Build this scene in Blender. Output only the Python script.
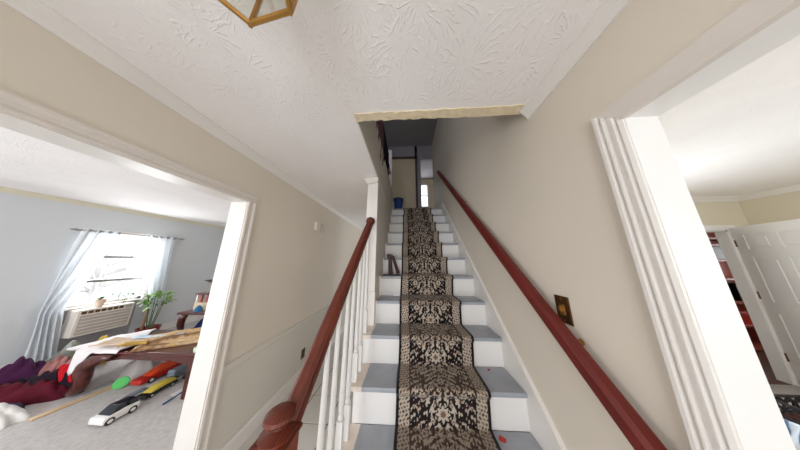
import bpy, bmesh, math, random
import numpy as np
from mathutils import Vector, Matrix
random.seed(7)
for o in list(bpy.data.objects): bpy.data.objects.remove(o)
scn = bpy.context.scene
C = scn.collection
R = math.radians
# ------------------------------------------------------------------ camera
CH = 1.443                                   # eye height; floor is z = 0
cam = bpy.data.cameras.new('camera'); camo = bpy.data.objects.new('camera', cam); C.objects.link(camo)
cam.sensor_fit = 'HORIZONTAL'; cam.sensor_width = 36; cam.lens = 7.2; cam.clip_start = 0.02; cam.clip_end = 200
camo.location = (0, 0, CH); camo.rotation_euler = (R(90 + 12.34), 0, R(2.796))
scn.camera = camo
# ------------------------------------------------------------------ sky, daylight, exposure
w = bpy.data.worlds.new('overcast_sky'); scn.world = w; w.use_nodes = True
bgn = w.node_tree.nodes['Background']
bgn.inputs[0].default_value = (0.86, 0.93, 1.0, 1); bgn.inputs[1].default_value = 2.8
def daylight(name, loc, rot, sx, sy, radiance, col=(0.94, 0.97, 1.0)):
    l = bpy.data.lights.new(name, 'AREA'); l.shape = 'RECTANGLE'; l.size = sx; l.size_y = sy
    l.energy = radiance * math.pi * sx * sy; l.color = col
    o = bpy.data.objects.new(name, l); C.objects.link(o); o.location = loc; o.rotation_euler = rot
    return o
YKB = 2.476                                  # dining room back wall
# daylight entering by the front windows (behind the viewer) and the visible side and far upstairs windows; others are added fill lights
daylight('daylight_living_front', (-3.4, -1.50, 1.35), (R(90), 0, 0), 2.3, 1.4, 7)
daylight('daylight_dining_front', (2.9, -1.50, 1.35), (R(90), 0, 0), 2.4, 1.4, 2.2)
daylight('fill_dining_back', (2.5, YKB - 0.03, 1.42), (R(-90), 0, 0), 1.4, 1.1, 5.5, (0.88, 0.95, 1.0))  # added fill, brightens the dining room door and ceiling
daylight('daylight_entry_glass', (-0.3, -1.50, 1.15), (R(90), 0, 0), 0.9, 1.7, 4.6)
daylight('daylight_living_side', (-5.24, 2.73, 1.30), (0, R(-90), 0), 1.0, 0.75, 18)
daylight('daylight_upstairs', (0.70, 6.26, 4.05), (R(-90), 0, 0), 0.3, 0.95, 12)
daylight('fill_upstairs_front', (-0.7, 0.33, 3.8), (R(90), 0, 0), 1.0, 1.1, 2.2)  # added fill, brightens the landing and upper stair wall
daylight('fill_family_room', (6.92, 2.90, 1.4), (0, R(90), 0), 1.1, 0.45, 9)  # added fill, brightens the red shelf beyond the doorway
vs = scn.view_settings; vs.view_transform = 'Standard'; vs.look = 'None'; vs.gamma = 1; vs.use_curve_mapping = False
vs.exposure = -0.04
try:
    scn.cycles.max_bounces = 14; scn.cycles.diffuse_bounces = 8; scn.cycles.transparent_max_bounces = 12
    scn.cycles.sample_clamp_indirect = 6
except Exception: pass

# ------------------------------------------------------------------ materials
def lin(c):
    c = c / 255.0
    return c / 12.92 if c <= 0.04045 else ((c + 0.055) / 1.055) ** 2.4
def rgb(r, g, b): return (lin(r), lin(g), lin(b), 1)
class NT:
    def __init__(s, name):
        s.m = bpy.data.materials.new(name); s.m.use_nodes = True
        s.t = s.m.node_tree; s.n = s.t.nodes; s.b = s.n['Principled BSDF']; s.out = s.n['Material Output']
    def add(s, k, **p):
        n = s.n.new(k)
        for a, v in p.items(): setattr(n, a, v)
        return n
    def link(s, a, b): s.t.links.new(a, b)
    def val(s, op, a, b=None, c=None):
        n = s.n.new('ShaderNodeMath'); n.operation = op
        for i, x in enumerate((a, b, c)):
            if x is None: continue
            if isinstance(x, (int, float)): n.inputs[i].default_value = x
            else: s.link(x, n.inputs[i])
        return n.outputs[0]
    def coords(s, scale=(1, 1, 1)):
        tc = s.add('ShaderNodeTexCoord'); mp = s.add('ShaderNodeMapping'); mp.inputs['Scale'].default_value = scale
        s.link(tc.outputs['Object'], mp.inputs[0]); return mp.outputs[0]
    def noise(s, scale, vec, detail=4, rough=0.55):
        n = s.add('ShaderNodeTexNoise'); n.inputs['Scale'].default_value = scale; n.inputs['Detail'].default_value = detail
        n.inputs['Roughness'].default_value = rough; s.link(vec, n.inputs['Vector']); return n
    def ramp(s, fac, stops):
        r = s.add('ShaderNodeValToRGB'); e = r.color_ramp.elements
        while len(e) < len(stops): e.new(0.5)
        for i, (p, c) in enumerate(stops): e[i].position = p; e[i].color = c
        s.link(fac, r.inputs[0]); return r.outputs[0]
    def bump(s, h, strength, dist):
        b = s.add('ShaderNodeBump'); b.inputs['Strength'].default_value = strength; b.inputs['Distance'].default_value = dist
        s.link(h, b.inputs['Height']); s.link(b.outputs[0], s.b.inputs['Normal']); return b
def mul(c, k): return (min(1, c[0]*k), min(1, c[1]*k), min(1, c[2]*k), 1)
def mat(name, col, rough=0.6, metal=0.0, var=0.06, scale=6, bump=0.0, bscale=60, bdist=0.002, stretch=(1, 1, 1), coat=0.0, spec=None):
    m = NT(name); v = m.coords(stretch)
    n = m.noise(scale, v)
    m.link(m.ramp(n.outputs[0], [(0.25, mul(col, 1 - var)), (0.75, mul(col, 1 + var))]), m.b.inputs['Base Color'])
    m.b.inputs['Roughness'].default_value = rough; m.b.inputs['Metallic'].default_value = metal
    m.b.inputs['Coat Weight'].default_value = coat
    if spec is not None: m.b.inputs['Specular IOR Level'].default_value = spec
    if bump:
        n2 = m.noise(bscale, v, 5); m.bump(n2.outputs[0], bump, bdist)
    return m.m
def wood(name, dark, light, rough=0.3, coat=0.4, along=(1, 1, 1), scale=9):
    m = NT(name); v = m.coords(along)
    n = m.noise(scale, v, 6, 0.65)
    wv = m.add('ShaderNodeTexWave'); wv.inputs['Scale'].default_value = 3; wv.inputs['Distortion'].default_value = 6; wv.inputs['Detail'].default_value = 3
    m.link(v, wv.inputs['Vector'])
    f = m.val('ADD', m.val('MULTIPLY', n.outputs[0], 0.65), m.val('MULTIPLY', wv.outputs['Fac'], 0.3))
    m.link(m.ramp(f, [(0.25, dark), (0.8, light)]), m.b.inputs['Base Color'])
    m.b.inputs['Roughness'].default_value = rough; m.b.inputs['Coat Weight'].default_value = coat; m.b.inputs['Coat Roughness'].default_value = 0.25
    m.bump(f, 0.15, 0.001)
    return m.m
def ceiling_mat(name, col):
    m = NT(name); v = m.coords((1, 1, 1))
    h = None
    for k, (sc, off, n_arm) in enumerate(((3.0, 0.0, 21), (3.9, 3.7, 26))):
        mp = m.add('ShaderNodeMapping'); mp.inputs['Location'].default_value = (off, off * 0.7, 0); m.link(v, mp.inputs[0])
        sx0 = m.add('ShaderNodeSeparateXYZ'); m.link(mp.outputs[0], sx0.inputs[0])
        cb = m.add('ShaderNodeCombineXYZ'); m.link(sx0.outputs[0], cb.inputs[0]); m.link(sx0.outputs[1], cb.inputs[1])
        vo = m.add('ShaderNodeTexVoronoi'); vo.voronoi_dimensions = '2D'; vo.inputs['Scale'].default_value = sc; m.link(cb.outputs[0], vo.inputs['Vector'])
        sub = m.add('ShaderNodeVectorMath'); sub.operation = 'SUBTRACT'
        m.link(cb.outputs[0], sub.inputs[0]); m.link(vo.outputs['Position'], sub.inputs[1])
        sx = m.add('ShaderNodeSeparateXYZ'); m.link(sub.outputs[0], sx.inputs[0])
        ang = m.val('ARCTAN2', sx.outputs[1], sx.outputs[0])
        nz = m.noise(9, mp.outputs[0], 3)
        ln = m.add('ShaderNodeVectorMath'); ln.operation = 'LENGTH'; m.link(sub.outputs[0], ln.inputs[0])
        nz2 = m.noise(26, mp.outputs[0], 2)
        st = m.val('SINE', m.val('ADD', m.val('MULTIPLY', ang, n_arm), m.val('MULTIPLY', nz.outputs[0], 22)))
        st = m.val('POWER', m.val('MAXIMUM', st, 0.0), 2.5)
        brk = m.val('GREATER_THAN', nz2.outputs[0], 0.53)
        fade = m.val('MULTIPLY', m.val('SMOOTH_MIN', m.val('MULTIPLY', ln.outputs['Value'], 14), 1.0, 0.2), m.val('MAXIMUM', m.val('SUBTRACT', 1.0, m.val('MULTIPLY', ln.outputs['Value'], 4.2)), 0.0))
        hh = m.val('MULTIPLY', m.val('MULTIPLY', st, m.val('ADD', 0.15, m.val('MULTIPLY', brk, 0.85))), fade)
        h = hh if h is None else m.val('MAXIMUM', h, hh)
    fine = m.noise(55, v, 3)
    h = m.val('ADD', h, m.val('MULTIPLY', fine.outputs[0], 0.45))
    big = m.noise(1.3, v, 3)
    m.link(m.ramp(big.outputs[0], [(0.3, mul(col, 0.95)), (0.7, mul(col, 1.03))]), m.b.inputs['Base Color'])
    m.b.inputs['Roughness'].default_value = 0.8; m.b.inputs['Specular IOR Level'].default_value = 0.2
    m.bump(h, 0.42, 0.007)
    return m.m

MT = {}
MT['wall_beige'] = mat('wall_beige_paint', rgb(216, 206, 191), 0.6, var=0.025, scale=1.5, bump=0.06, bscale=120, spec=0.3)
MT['wall_grey'] = mat('wall_grey_paint', rgb(204, 206, 208), 0.7, var=0.02, scale=1.5, bump=0.05, bscale=120, spec=0.3)
MT['wall_cream'] = mat('wall_cream_paint', rgb(214, 206, 184), 0.65, var=0.03, scale=1.5, bump=0.05, bscale=120, spec=0.3)
MT['wall_pale'] = mat('wall_pale_lower', rgb(210, 204, 193), 0.6, var=0.02, scale=1.5, spec=0.3)
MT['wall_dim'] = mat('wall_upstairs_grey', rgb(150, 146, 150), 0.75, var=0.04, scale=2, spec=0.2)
MT['wall_tan'] = mat('door_tan_paint', rgb(202, 186, 158), 0.6, var=0.03, scale=2, spec=0.3)
MT['white'] = mat('trim_white_paint', rgb(226, 221, 215), 0.4, var=0.02, scale=4, spec=0.4)
MT['white_cool'] = mat('white_gloss_paint', rgb(234, 231, 228), 0.35, var=0.015, scale=4, spec=0.4)
MT['white_warm'] = mat('trim_offwhite_paint', rgb(216, 207, 198), 0.45, var=0.025, scale=4, spec=0.35)
MT['ceiling'] = ceiling_mat('stomped_plaster', rgb(242, 238, 236))
MT['raw_edge'] = mat('raw_drywall_edge', rgb(228, 212, 180), 0.9, var=0.14, scale=22, bump=0.6, bscale=45, bdist=0.01)
MT['tile'] = mat('floor_tile_glaze', rgb(206, 202, 196), 0.35, var=0.05, scale=5)
MT['grout'] = mat('dark_grout', rgb(92, 88, 86), 0.9)
MT['carpet'] = mat('grey_carpet', rgb(196, 192, 190), 0.95, var=0.16, scale=28, bump=0.8, bscale=220, bdist=0.006, spec=0.1)
MT['wood_floor'] = wood('brown_wood_floor', rgb(70, 40, 26), rgb(120, 74, 48), 0.4, 0.2, (1, 8, 1))
MT['rail'] = wood('mahogany_rail', rgb(60, 20, 10), rgb(128, 50, 25), 0.5, 0.0, (14, 1.2, 1.2), 5)
MT['rail_red'] = wood('red_mahogany_rail', rgb(84, 17, 12), rgb(116, 30, 20), 0.5, 0.0, (14, 1.2, 1.2), 5)
MT['newel'] = wood('orange_newel_wood', rgb(120, 48, 22), rgb(164, 78, 40), 0.4, 0.1, (8, 8, 1), 4)
MT['cherry'] = wood('dark_cherry_wood', rgb(52, 14, 12), rgb(98, 36, 28), 0.3, 0.4, (3, 3, 3), 4)
MT['cherry_mid'] = wood('cherry_wood', rgb(140, 62, 48), rgb(186, 100, 80), 0.4, 0.2, (2, 2, 10), 3)
MT['brass'] = mat('aged_brass', rgb(172, 128, 66), 0.35, 0.75, var=0.2, scale=18)
MT['brass_dark'] = mat('dark_brass', rgb(104, 74, 44), 0.4, 0.8, var=0.25, scale=18)
MT['steel'] = mat('brushed_nickel', rgb(150, 146, 142), 0.35, 0.8)
MT['black'] = mat('black_plastic', rgb(26, 25, 28), 0.4)
MT['dark_glass'] = mat('dark_tinted_glass', rgb(24, 28, 38), 0.12, var=0.02, spec=0.6)
MT['blue'] = mat('blue_plastic', rgb(28, 62, 130), 0.35)
MT['blue_dark'] = mat('navy_plastic', rgb(22, 40, 88), 0.4)
def tread_mat():
    m = NT('grey_painted_tread'); tc = m.add('ShaderNodeTexCoord'); ge = m.add('ShaderNodeNewGeometry'); sx = m.add('ShaderNodeSeparateXYZ'); m.link(ge.outputs['Position'], sx.inputs[0])
    n = m.noise(7, tc.outputs['Object'], 4); n2 = m.noise(40, tc.outputs['Object'], 2)
    grey = m.ramp(n.outputs[0], [(0.3, rgb(148, 152, 160)), (0.7, rgb(166, 169, 176))])
    warm = m.ramp(n.outputs[0], [(0.3, rgb(222, 206, 192)), (0.7, rgb(236, 224, 212))])
    e = m.val('ADD', sx.outputs[0], m.val('MULTIPLY', n2.outputs[0], 0.006))
    f = m.val('GREATER_THAN', e, -0.309)
    mx = m.add('ShaderNodeMix', data_type='RGBA'); m.link(f, mx.inputs[0]); m.link(warm, mx.inputs[6]); m.link(grey, mx.inputs[7])
    m.link(mx.outputs[2], m.b.inputs['Base Color']); m.b.inputs['Roughness'].default_value = 0.4
    return m.m
MT['tread'] = tread_mat()
def glass_mat(name, tint=(1, 1, 1, 1), refl=0.08):
    m = NT(name); m.n.remove(m.b)
    a = m.add('ShaderNodeBsdfTransparent'); a.inputs[0].default_value = tint
    g = m.add('ShaderNodeBsdfGlossy'); g.inputs['Roughness'].default_value = 0.03
    lw = m.add('ShaderNodeLayerWeight'); lw.inputs[0].default_value = 0.5
    fac = m.val('ADD', 0.03, m.val('MULTIPLY', m.val('POWER', lw.outputs['Facing'], 5.0), 0.6))
    mx = m.add('ShaderNodeMixShader'); m.link(fac, mx.inputs[0]); m.link(a.outputs[0], mx.inputs[1]); m.link(g.outputs[0], mx.inputs[2])
    m.link(mx.outputs[0], m.out.inputs[0]); return m.m
MT['glass'] = glass_mat('clear_glass')
MT['lantern_glass'] = glass_mat('lantern_glass', (0.93, 0.93, 0.9, 1))
def sheer_mat(name, col, alpha):
    m = NT(name); m.n.remove(m.b)
    v = m.coords((1, 1, 1)); n = m.noise(14, v, 4)
    d = m.add('ShaderNodeBsdfDiffuse'); d.inputs[0].default_value = col
    t = m.add('ShaderNodeBsdfTranslucent'); t.inputs[0].default_value = col
    tr = m.add('ShaderNodeBsdfTransparent')
    a = m.add('ShaderNodeMixShader'); a.inputs[0].default_value = 0.24; m.link(d.outputs[0], a.inputs[1]); m.link(t.outputs[0], a.inputs[2])
    b = m.add('ShaderNodeMixShader'); m.link(m.val('ADD', alpha - 0.1, m.val('MULTIPLY', n.outputs[0], 0.2)), b.inputs[0])
    m.link(tr.outputs[0], b.inputs[1]); m.link(a.outputs[0], b.inputs[2]); m.link(b.outputs[0], m.out.inputs[0]); return m.m
MT['sheer'] = sheer_mat('sheer_white_voile', (0.74, 0.77, 0.80, 1), 0.985)
def cloth(name, r, g, b, var=0.12): return mat(name, rgb(r, g, b), 0.9, var=var, scale=9, bump=0.3, bscale=30, bdist=0.006, spec=0.15)
def attr_mat(name, rough=0.95):
    m = NT(name); a = m.add('ShaderNodeAttribute'); a.attribute_name = 'weave'
    n = m.noise(160, m.coords(), 2)
    mx = m.add('ShaderNodeMix', data_type='RGBA', blend_type='MULTIPLY'); mx.inputs[0].default_value = 0.5
    m.link(a.outputs['Color'], mx.inputs[6]); m.link(m.ramp(n.outputs[0], [(0.2, (0.6, 0.6, 0.6, 1)), (0.8, (1, 1, 1, 1))]), mx.inputs[7])
    m.link(mx.outputs[2], m.b.inputs['Base Color']); m.b.inputs['Roughness'].default_value = rough; m.b.inputs['Specular IOR Level'].default_value = 0.1
    m.b.inputs['Sheen Weight'].default_value = 0.15
    m.bump(n.outputs[0], 0.4, 0.003); return m.m

# ------------------------------------------------------------------ helpers
def wloc(o):
    v = Vector((0, 0, 0))
    while o is not None: v += o.location; o = o.parent
    return v
def tag(o, label=None, cat=None, group=None, kind=None):
    if label: o['label'] = label
    if cat: o['category'] = cat
    if group: o['group'] = group
    if kind: o['kind'] = kind
    return o
def empty(name, loc, label=None, cat=None, group=None, kind=None):
    o = bpy.data.objects.new(name, None); C.objects.link(o); o.location = loc; o.empty_display_size = 0.05
    return tag(o, label, cat, group, kind)
def inst(mesh, name, loc, parent=None, rotz=0.0):
    o = bpy.data.objects.new(name, mesh); C.objects.link(o)
    if parent is not None: o.parent = parent; loc = Vector(loc) - wloc(parent)
    o.location = loc; o.rotation_euler = (0, 0, rotz); return o
class B:
    def __init__(s): s.bm = bmesh.new()
    def box(s, x0, x1, y0, y1, z0, z1, M=None):
        vs = [s.bm.verts.new(p) for p in ((x0,y0,z0),(x1,y0,z0),(x1,y1,z0),(x0,y1,z0),(x0,y0,z1),(x1,y0,z1),(x1,y1,z1),(x0,y1,z1))]
        if M is not None:
            for v in vs: v.co = M @ v.co
        for f in ((0,3,2,1),(4,5,6,7),(0,1,5,4),(1,2,6,5),(2,3,7,6),(3,0,4,7)): s.bm.faces.new([vs[i] for i in f])
        return s
    def prism(s, poly, axis, a, b, M=None):
        """poly: 2d points in the plane normal to axis ('x': (y,z), 'y': (x,z), 'z': (x,y))"""
        def P(p, t): return {'x': (t, p[0], p[1]), 'y': (p[0], t, p[1]), 'z': (p[0], p[1], t)}[axis]
        A = [s.bm.verts.new(P(p, a)) for p in poly]; Bv = [s.bm.verts.new(P(p, b)) for p in poly]
        if M is not None:
            for v in A + Bv: v.co = M @ v.co
        n = len(poly)
        for i in range(n): s.bm.faces.new((A[i], A[(i+1) % n], Bv[(i+1) % n], Bv[i]))
        s.bm.faces.new(A[::-1]); s.bm.faces.new(Bv)
        return s
    def tube(s, pts, r, n=8, cap=True):
        pts = [Vector(p) for p in pts]; rs = r if isinstance(r, (list, tuple)) else [r] * len(pts)
        rings = []; up = None
        for i, p in enumerate(pts):
            d = (pts[min(i+1, len(pts)-1)] - pts[max(i-1, 0)]).normalized()
            if up is None: up = Vector((0, 0, 1)) if abs(d.z) < 0.9 else Vector((1, 0, 0))
            x = d.cross(up).normalized(); y = x.cross(d).normalized(); up = y
            rings.append([s.bm.verts.new(p + (x * math.cos(2*math.pi*k/n) + y * math.sin(2*math.pi*k/n)) * rs[i]) for k in range(n)])
        for a, b in zip(rings, rings[1:]):
            for k in range(n): s.bm.faces.new((a[k], a[(k+1) % n], b[(k+1) % n], b[k]))
        if cap: s.bm.faces.new(rings[0][::-1]); s.bm.faces.new(rings[-1])
        return s
    def lathe(s, prof, c=(0, 0, 0), n=16, M=None):
        rings = []
        for r, z in prof:
            rings.append([s.bm.verts.new(Vector((c[0] + r * math.cos(2*math.pi*k/n), c[1] + r * math.sin(2*math.pi*k/n), c[2] + z))) for k in range(n)])
        for a, b in zip(rings, rings[1:]):
            for k in range(n): s.bm.faces.new((a[k], a[(k+1) % n], b[(k+1) % n], b[k]))
        s.bm.faces.new(rings[0][::-1]); s.bm.faces.new(rings[-1])
        if M is not None:
            for ring in rings:
                for v in ring: v.co = M @ v.co
        return s
    def sweep(s, prof, a, b):
        """prof: (right, up) points swept from a to b"""
        a, b = Vector(a), Vector(b); d = (b - a).normalized(); x = d.cross(Vector((0, 0, 1))).normalized(); y = x.cross(d)
        A = [s.bm.verts.new(a + x*p[0] + y*p[1]) for p in prof]; Bv = [s.bm.verts.new(b + x*p[0] + y*p[1]) for p in prof]; n = len(prof)
        for i in range(n): s.bm.faces.new((A[i], A[(i+1) % n], Bv[(i+1) % n], Bv[i]))
        s.bm.faces.new(A[::-1]); s.bm.faces.new(Bv); return s
    def grid(s, f, nu, nv):
        V = [[s.bm.verts.new(f(i / nu, j / nv)) for j in range(nv + 1)] for i in range(nu + 1)]
        for i in range(nu):
            for j in range(nv): s.bm.faces.new((V[i][j], V[i+1][j], V[i+1][j+1], V[i][j+1]))
        return s
    def mesh(s, name, m, smooth=False, bevel=0.0, seg=2, origin=None):
        bmesh.ops.remove_doubles(s.bm, verts=s.bm.verts, dist=1e-5)
        if bevel:
            es = [e for e in s.bm.edges if len(e.link_faces) == 2 and e.calc_face_angle(0) > 0.5]
            bmesh.ops.bevel(s.bm, geom=es, offset=bevel, segments=seg, profile=0.5, affect='EDGES', clamp_overlap=True)
        bmesh.ops.recalc_face_normals(s.bm, faces=s.bm.faces)
        if origin is not None: bmesh.ops.translate(s.bm, verts=s.bm.verts, vec=-Vector(origin))
        me = bpy.data.meshes.new(name); s.bm.to_mesh(me); s.bm.free()
        if m is not None: me.materials.append(MT[m] if isinstance(m, str) else m)
        if smooth:
            me.polygons.foreach_set('use_smooth', [True] * len(me.polygons))
            if smooth == 'auto': me.set_sharp_from_angle(angle=R(38))
        return me
    def build(s, name, m, parent=None, smooth=False, bevel=0.0, seg=2, base=False):
        if parent is not None: org = wloc(parent)
        elif base:
            vs_ = [v.co for v in s.bm.verts]
            org = Vector(((min(v.x for v in vs_) + max(v.x for v in vs_)) / 2, (min(v.y for v in vs_) + max(v.y for v in vs_)) / 2, min(v.z for v in vs_)))
        else: org = Vector((0, 0, 0))
        me = s.mesh(name, m, smooth, bevel, seg, org)
        o = bpy.data.objects.new(name, me); C.objects.link(o)
        if parent is not None: o.parent = parent
        else: o.location = org
        return o
def struct(o): o['kind'] = 'structure'; return o

# ------------------------------------------------------------------ dimensions
XL, XLB = -1.355, -1.482         # left hall wall: hall face, living room face
XR, XRB = 0.755, 0.846           # right hall wall
ZC = CH + 0.915                  # ceiling
ZH = 1.923                       # opening height
YF, YE = -1.6, 5.0               # hall front and end
XW = -5.2                        # living room window wall
YK = 2.476; XK = 4.88            # dining room far wall and right wall
RISE, RUN, Y0 = 0.2103, 0.2268, 0.5525
ny = lambda k: Y0 + RUN * k
ZU = 12 * RISE                   # landing level
ZUC = 4.82                       # upstairs ceiling
XS = -0.335                      # left face of stairwell
YO = 0.885                       # near edge of stair opening

# ------------------------------------------------------------------ floors
fl = struct(B().box(XL, XR, YF, YE, -0.1, -0.004).build('floor', 'grout'))
tm = B().box(0.004, 0.301, 0.004, 0.301, -0.02, 0.0).mesh('tile', 'tile', bevel=0.002, seg=1)
for i in range(7):
    for j in range(22):
        x, y = XL + i * 0.305 + 0.005, YF + j * 0.305
        if x + 0.3 > XR or y + 0.3 > YE: continue
        if x > -0.35 and y > 0.5: continue
        inst(tm, 'tile', (x, y, 0.0), fl)
struct(B().box(XW, XL, YF, 5.2, -0.1, -0.001).build('floor_living_room', 'carpet'))
struct(B().box(XR, XK, YF, YK, -0.1, -0.001).build('floor_dining_room', mat('pale_dining_floor', rgb(186, 180, 174), 0.5)))
struct(B().box(3.0, 7.0, YK, 5.2, -0.1, -0.001).build('floor_family_room', 'wood_floor'))
# ------------------------------------------------------------------ ceilings
ZS = ZU - 0.02
struct(B().box(XL - 0.1, XR + 0.05, YF, YO, ZC, ZS).box(XL - 0.1, XS, YO, YE, ZC, ZS).build('ceiling', 'ceiling'))
struct(B().box(XW - 0.1, XLB + 0.02, YF - 0.1, 5.3, ZC, ZC + 0.1).build('ceiling_living_room', 'ceiling'))
struct(B().box(XRB - 0.02, XK + 0.1, YF - 0.1, YK + 0.1, ZC, ZC + 0.1).build('ceiling_dining_room', 'ceiling'))
struct(B().box(3.0, 7.0, YK + 0.1, 5.2, ZC, ZC + 0.1).build('ceiling_family_room', 'ceiling'))
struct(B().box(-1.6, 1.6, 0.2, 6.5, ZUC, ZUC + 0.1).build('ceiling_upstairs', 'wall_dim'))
# raw unfinished edge strip where the ceiling stops at the stairwell
b = B(); n = 40; rnd = random.Random(3)
pts = []
for i in range(n + 1):
    x = XS + (XR - XS) * i / n
    pts.append((x, 0.832 - 0.012 * i / n + rnd.uniform(-0.004, 0.004)))
top = [(x, YO + rnd.uniform(-0.004, 0.006)) for x, _ in reversed(pts)]
b.prism(pts + top, 'z', ZC - 0.006, ZC + 0.01)
struct(b.build('trim_1', 'raw_edge'))
struct(B().box(XS, XR, YO - 0.02, YO, ZC, ZU + 0.4).build('wall_stairwell_near', 'wall_beige'))

# ------------------------------------------------------------------ walls
YLO, YLI = -0.9, 1.215           # left opening
b = B().box(XLB, XL, YLI + 0.02, YE, 0, ZC).box(XLB, XL, YLO - 0.02, YLI + 0.02, ZH + 0.02, ZC).box(XLB, XL, YF, YLO - 0.02, 0, ZC)
struct(b.build('wall_left', 'wall_beige'))
YRO, YRI = -1.0, 0.497
b = B().box(XR, XRB, YRI + 0.02, 4.3, 0, ZUC).box(XR, XRB, YRO - 0.02, YRI + 0.02, ZH + 0.02, ZC).box(XR, XRB, YF, YRO - 0.02, 0, ZC)
struct(b.build('wall_right', 'wall_beige'))
struct(B().box(XL - 0.1, XS - 0.1, YE, YE + 0.1, 0, ZC).build('wall_hall_end', 'wall_beige'))
# wall between the hall and the upper stairs, and the low wall around the stairwell above
struct(B().box(XS - 0.11, XS, 1.72, 3.7, 0, ZC).box(XS - 0.11, XS + 0.004, YO, 3.3, ZC + 0.012, 2.92).box(XS - 0.11, XS + 0.004, 3.3, 3.7, ZC + 0.012, ZU).build('wall_stairs', 'wall_pale'))
# living room shell (window hole in the side wall, front window hole)
WY0, WY1, WZ0, WZ1 = 2.36, 3.10, 0.72, 1.88
b = B().box(XW - 0.14, XW, YF, WY0, 0, ZC).box(XW - 0.14, XW, WY1, 5.2, 0, ZC).box(XW - 0.14, XW, WY0, WY1, 0, WZ0).box(XW - 0.14, XW, WY0, WY1, WZ1, ZC)
struct(b.build('wall_living_room_side', 'wall_grey'))
struct(B().box(XW, XLB, 5.2, 5.3, 0, ZC).build('wall_living_room_back', 'wall_grey'))
def front_wall(name, x0, x1, hx0, hx1, hz0, hz1, m):
    y0, y1 = YF - 0.12, YF
    struct(B().box(x0, hx0, y0, y1, 0, ZC).box(hx1, x1, y0, y1, 0, ZC).box(hx0, hx1, y0, y1, 0, hz0).box(hx0, hx1, y0, y1, hz1, ZC).build(name, m))
front_wall('wall_front_living_room', XW - 0.14, XLB, -4.6, -2.2, 0.6, 2.1, 'wall_grey')
front_wall('wall_front_hall', XLB, XRB, -0.8, 0.2, 0.0, 2.08, 'wall_beige')
front_wall('wall_front_dining_room', XRB, XK + 0.1, 1.65, 4.15, 0.6, 2.1, 'wall_cream')
# dining room: right wall and far wall with its doorway
DX0, DX1, DZ = 3.85, 4.55, 1.86
struct(B().box(XK, XK + 0.1, YF, YK, 0, ZC).build('wall_dining_right', 'wall_cream'))
struct(B().box(XRB, 1.75, YK, YK + 0.08, 0, ZC).box(3.25, DX0, YK, YK + 0.08, 0, ZC).box(1.75, 3.25, YK, YK + 0.08, 0, 0.82).box(1.75, 3.25, YK, YK + 0.08, 2.02, ZC).box(DX1, XK + 0.1, YK, YK + 0.08, 0, ZC).box(DX0, DX1, YK, YK + 0.08, DZ, ZC).build('wall_dining_back', 'wall_cream'))
struct(B().box(3.0, 7.0, 5.2, 5.3, 0, ZC).build('wall_family_back', 'wall_cream'))
struct(B().box(2.9, 3.0, YK + 0.08, 5.3, 0, ZC).build('wall_family_left', 'wall_cream'))
struct(B().box(6.95, 7.05, YK + 0.08, 2.65, 0, ZC).box(6.95, 7.05, 3.15, 5.3, 0, ZC).box(6.95, 7.05, 2.65, 3.15, 0, 0.8).box(6.95, 7.05, 2.65, 3.15, 2.0, ZC).box(XK + 0.1, 7.0, YK, YK + 0.08, 0, ZC).build('wall_family_right', 'wall_cream'))  # opening in the right wall added for the fill light
# upstairs shell
YU = 4.25
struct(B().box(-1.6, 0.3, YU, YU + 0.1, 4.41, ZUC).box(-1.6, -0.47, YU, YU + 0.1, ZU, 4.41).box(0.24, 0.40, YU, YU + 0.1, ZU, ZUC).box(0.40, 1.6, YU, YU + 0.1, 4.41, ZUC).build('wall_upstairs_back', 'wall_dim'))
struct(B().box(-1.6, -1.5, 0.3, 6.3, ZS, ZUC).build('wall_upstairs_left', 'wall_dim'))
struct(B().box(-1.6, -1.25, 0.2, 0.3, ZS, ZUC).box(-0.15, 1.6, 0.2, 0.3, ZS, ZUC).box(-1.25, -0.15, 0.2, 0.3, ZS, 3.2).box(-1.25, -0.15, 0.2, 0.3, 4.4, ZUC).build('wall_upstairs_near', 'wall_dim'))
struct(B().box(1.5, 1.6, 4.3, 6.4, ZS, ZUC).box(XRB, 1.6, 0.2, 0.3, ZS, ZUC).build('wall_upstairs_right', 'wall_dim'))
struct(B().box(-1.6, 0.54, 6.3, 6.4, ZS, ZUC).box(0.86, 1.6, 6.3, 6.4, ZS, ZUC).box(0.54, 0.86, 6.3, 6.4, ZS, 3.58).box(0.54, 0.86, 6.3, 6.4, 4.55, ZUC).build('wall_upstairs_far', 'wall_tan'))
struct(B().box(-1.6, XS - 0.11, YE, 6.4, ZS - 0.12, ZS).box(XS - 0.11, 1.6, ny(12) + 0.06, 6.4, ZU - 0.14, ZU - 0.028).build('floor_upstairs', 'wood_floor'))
struct(B().box(XS, XR, ny(12), YU + 0.0, ZU - 0.028, ZU).build('floor_landing', 'tread', bevel=0.008))
struct(B().box(-0.47, 0.24, YU + 0.03, YU + 0.07, ZU, 4.41).build('door_2', 'wall_tan'))
struct(B().box(0.24, 0.30, YU - 0.02, YU, ZU, 4.46).box(-0.50, 0.30, YU - 0.02, YU, 4.40, 4.46).build('trim_2', MT['brass_dark'] if False else mat('dark_brown_casing', rgb(74, 56, 50), 0.5)))

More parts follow.
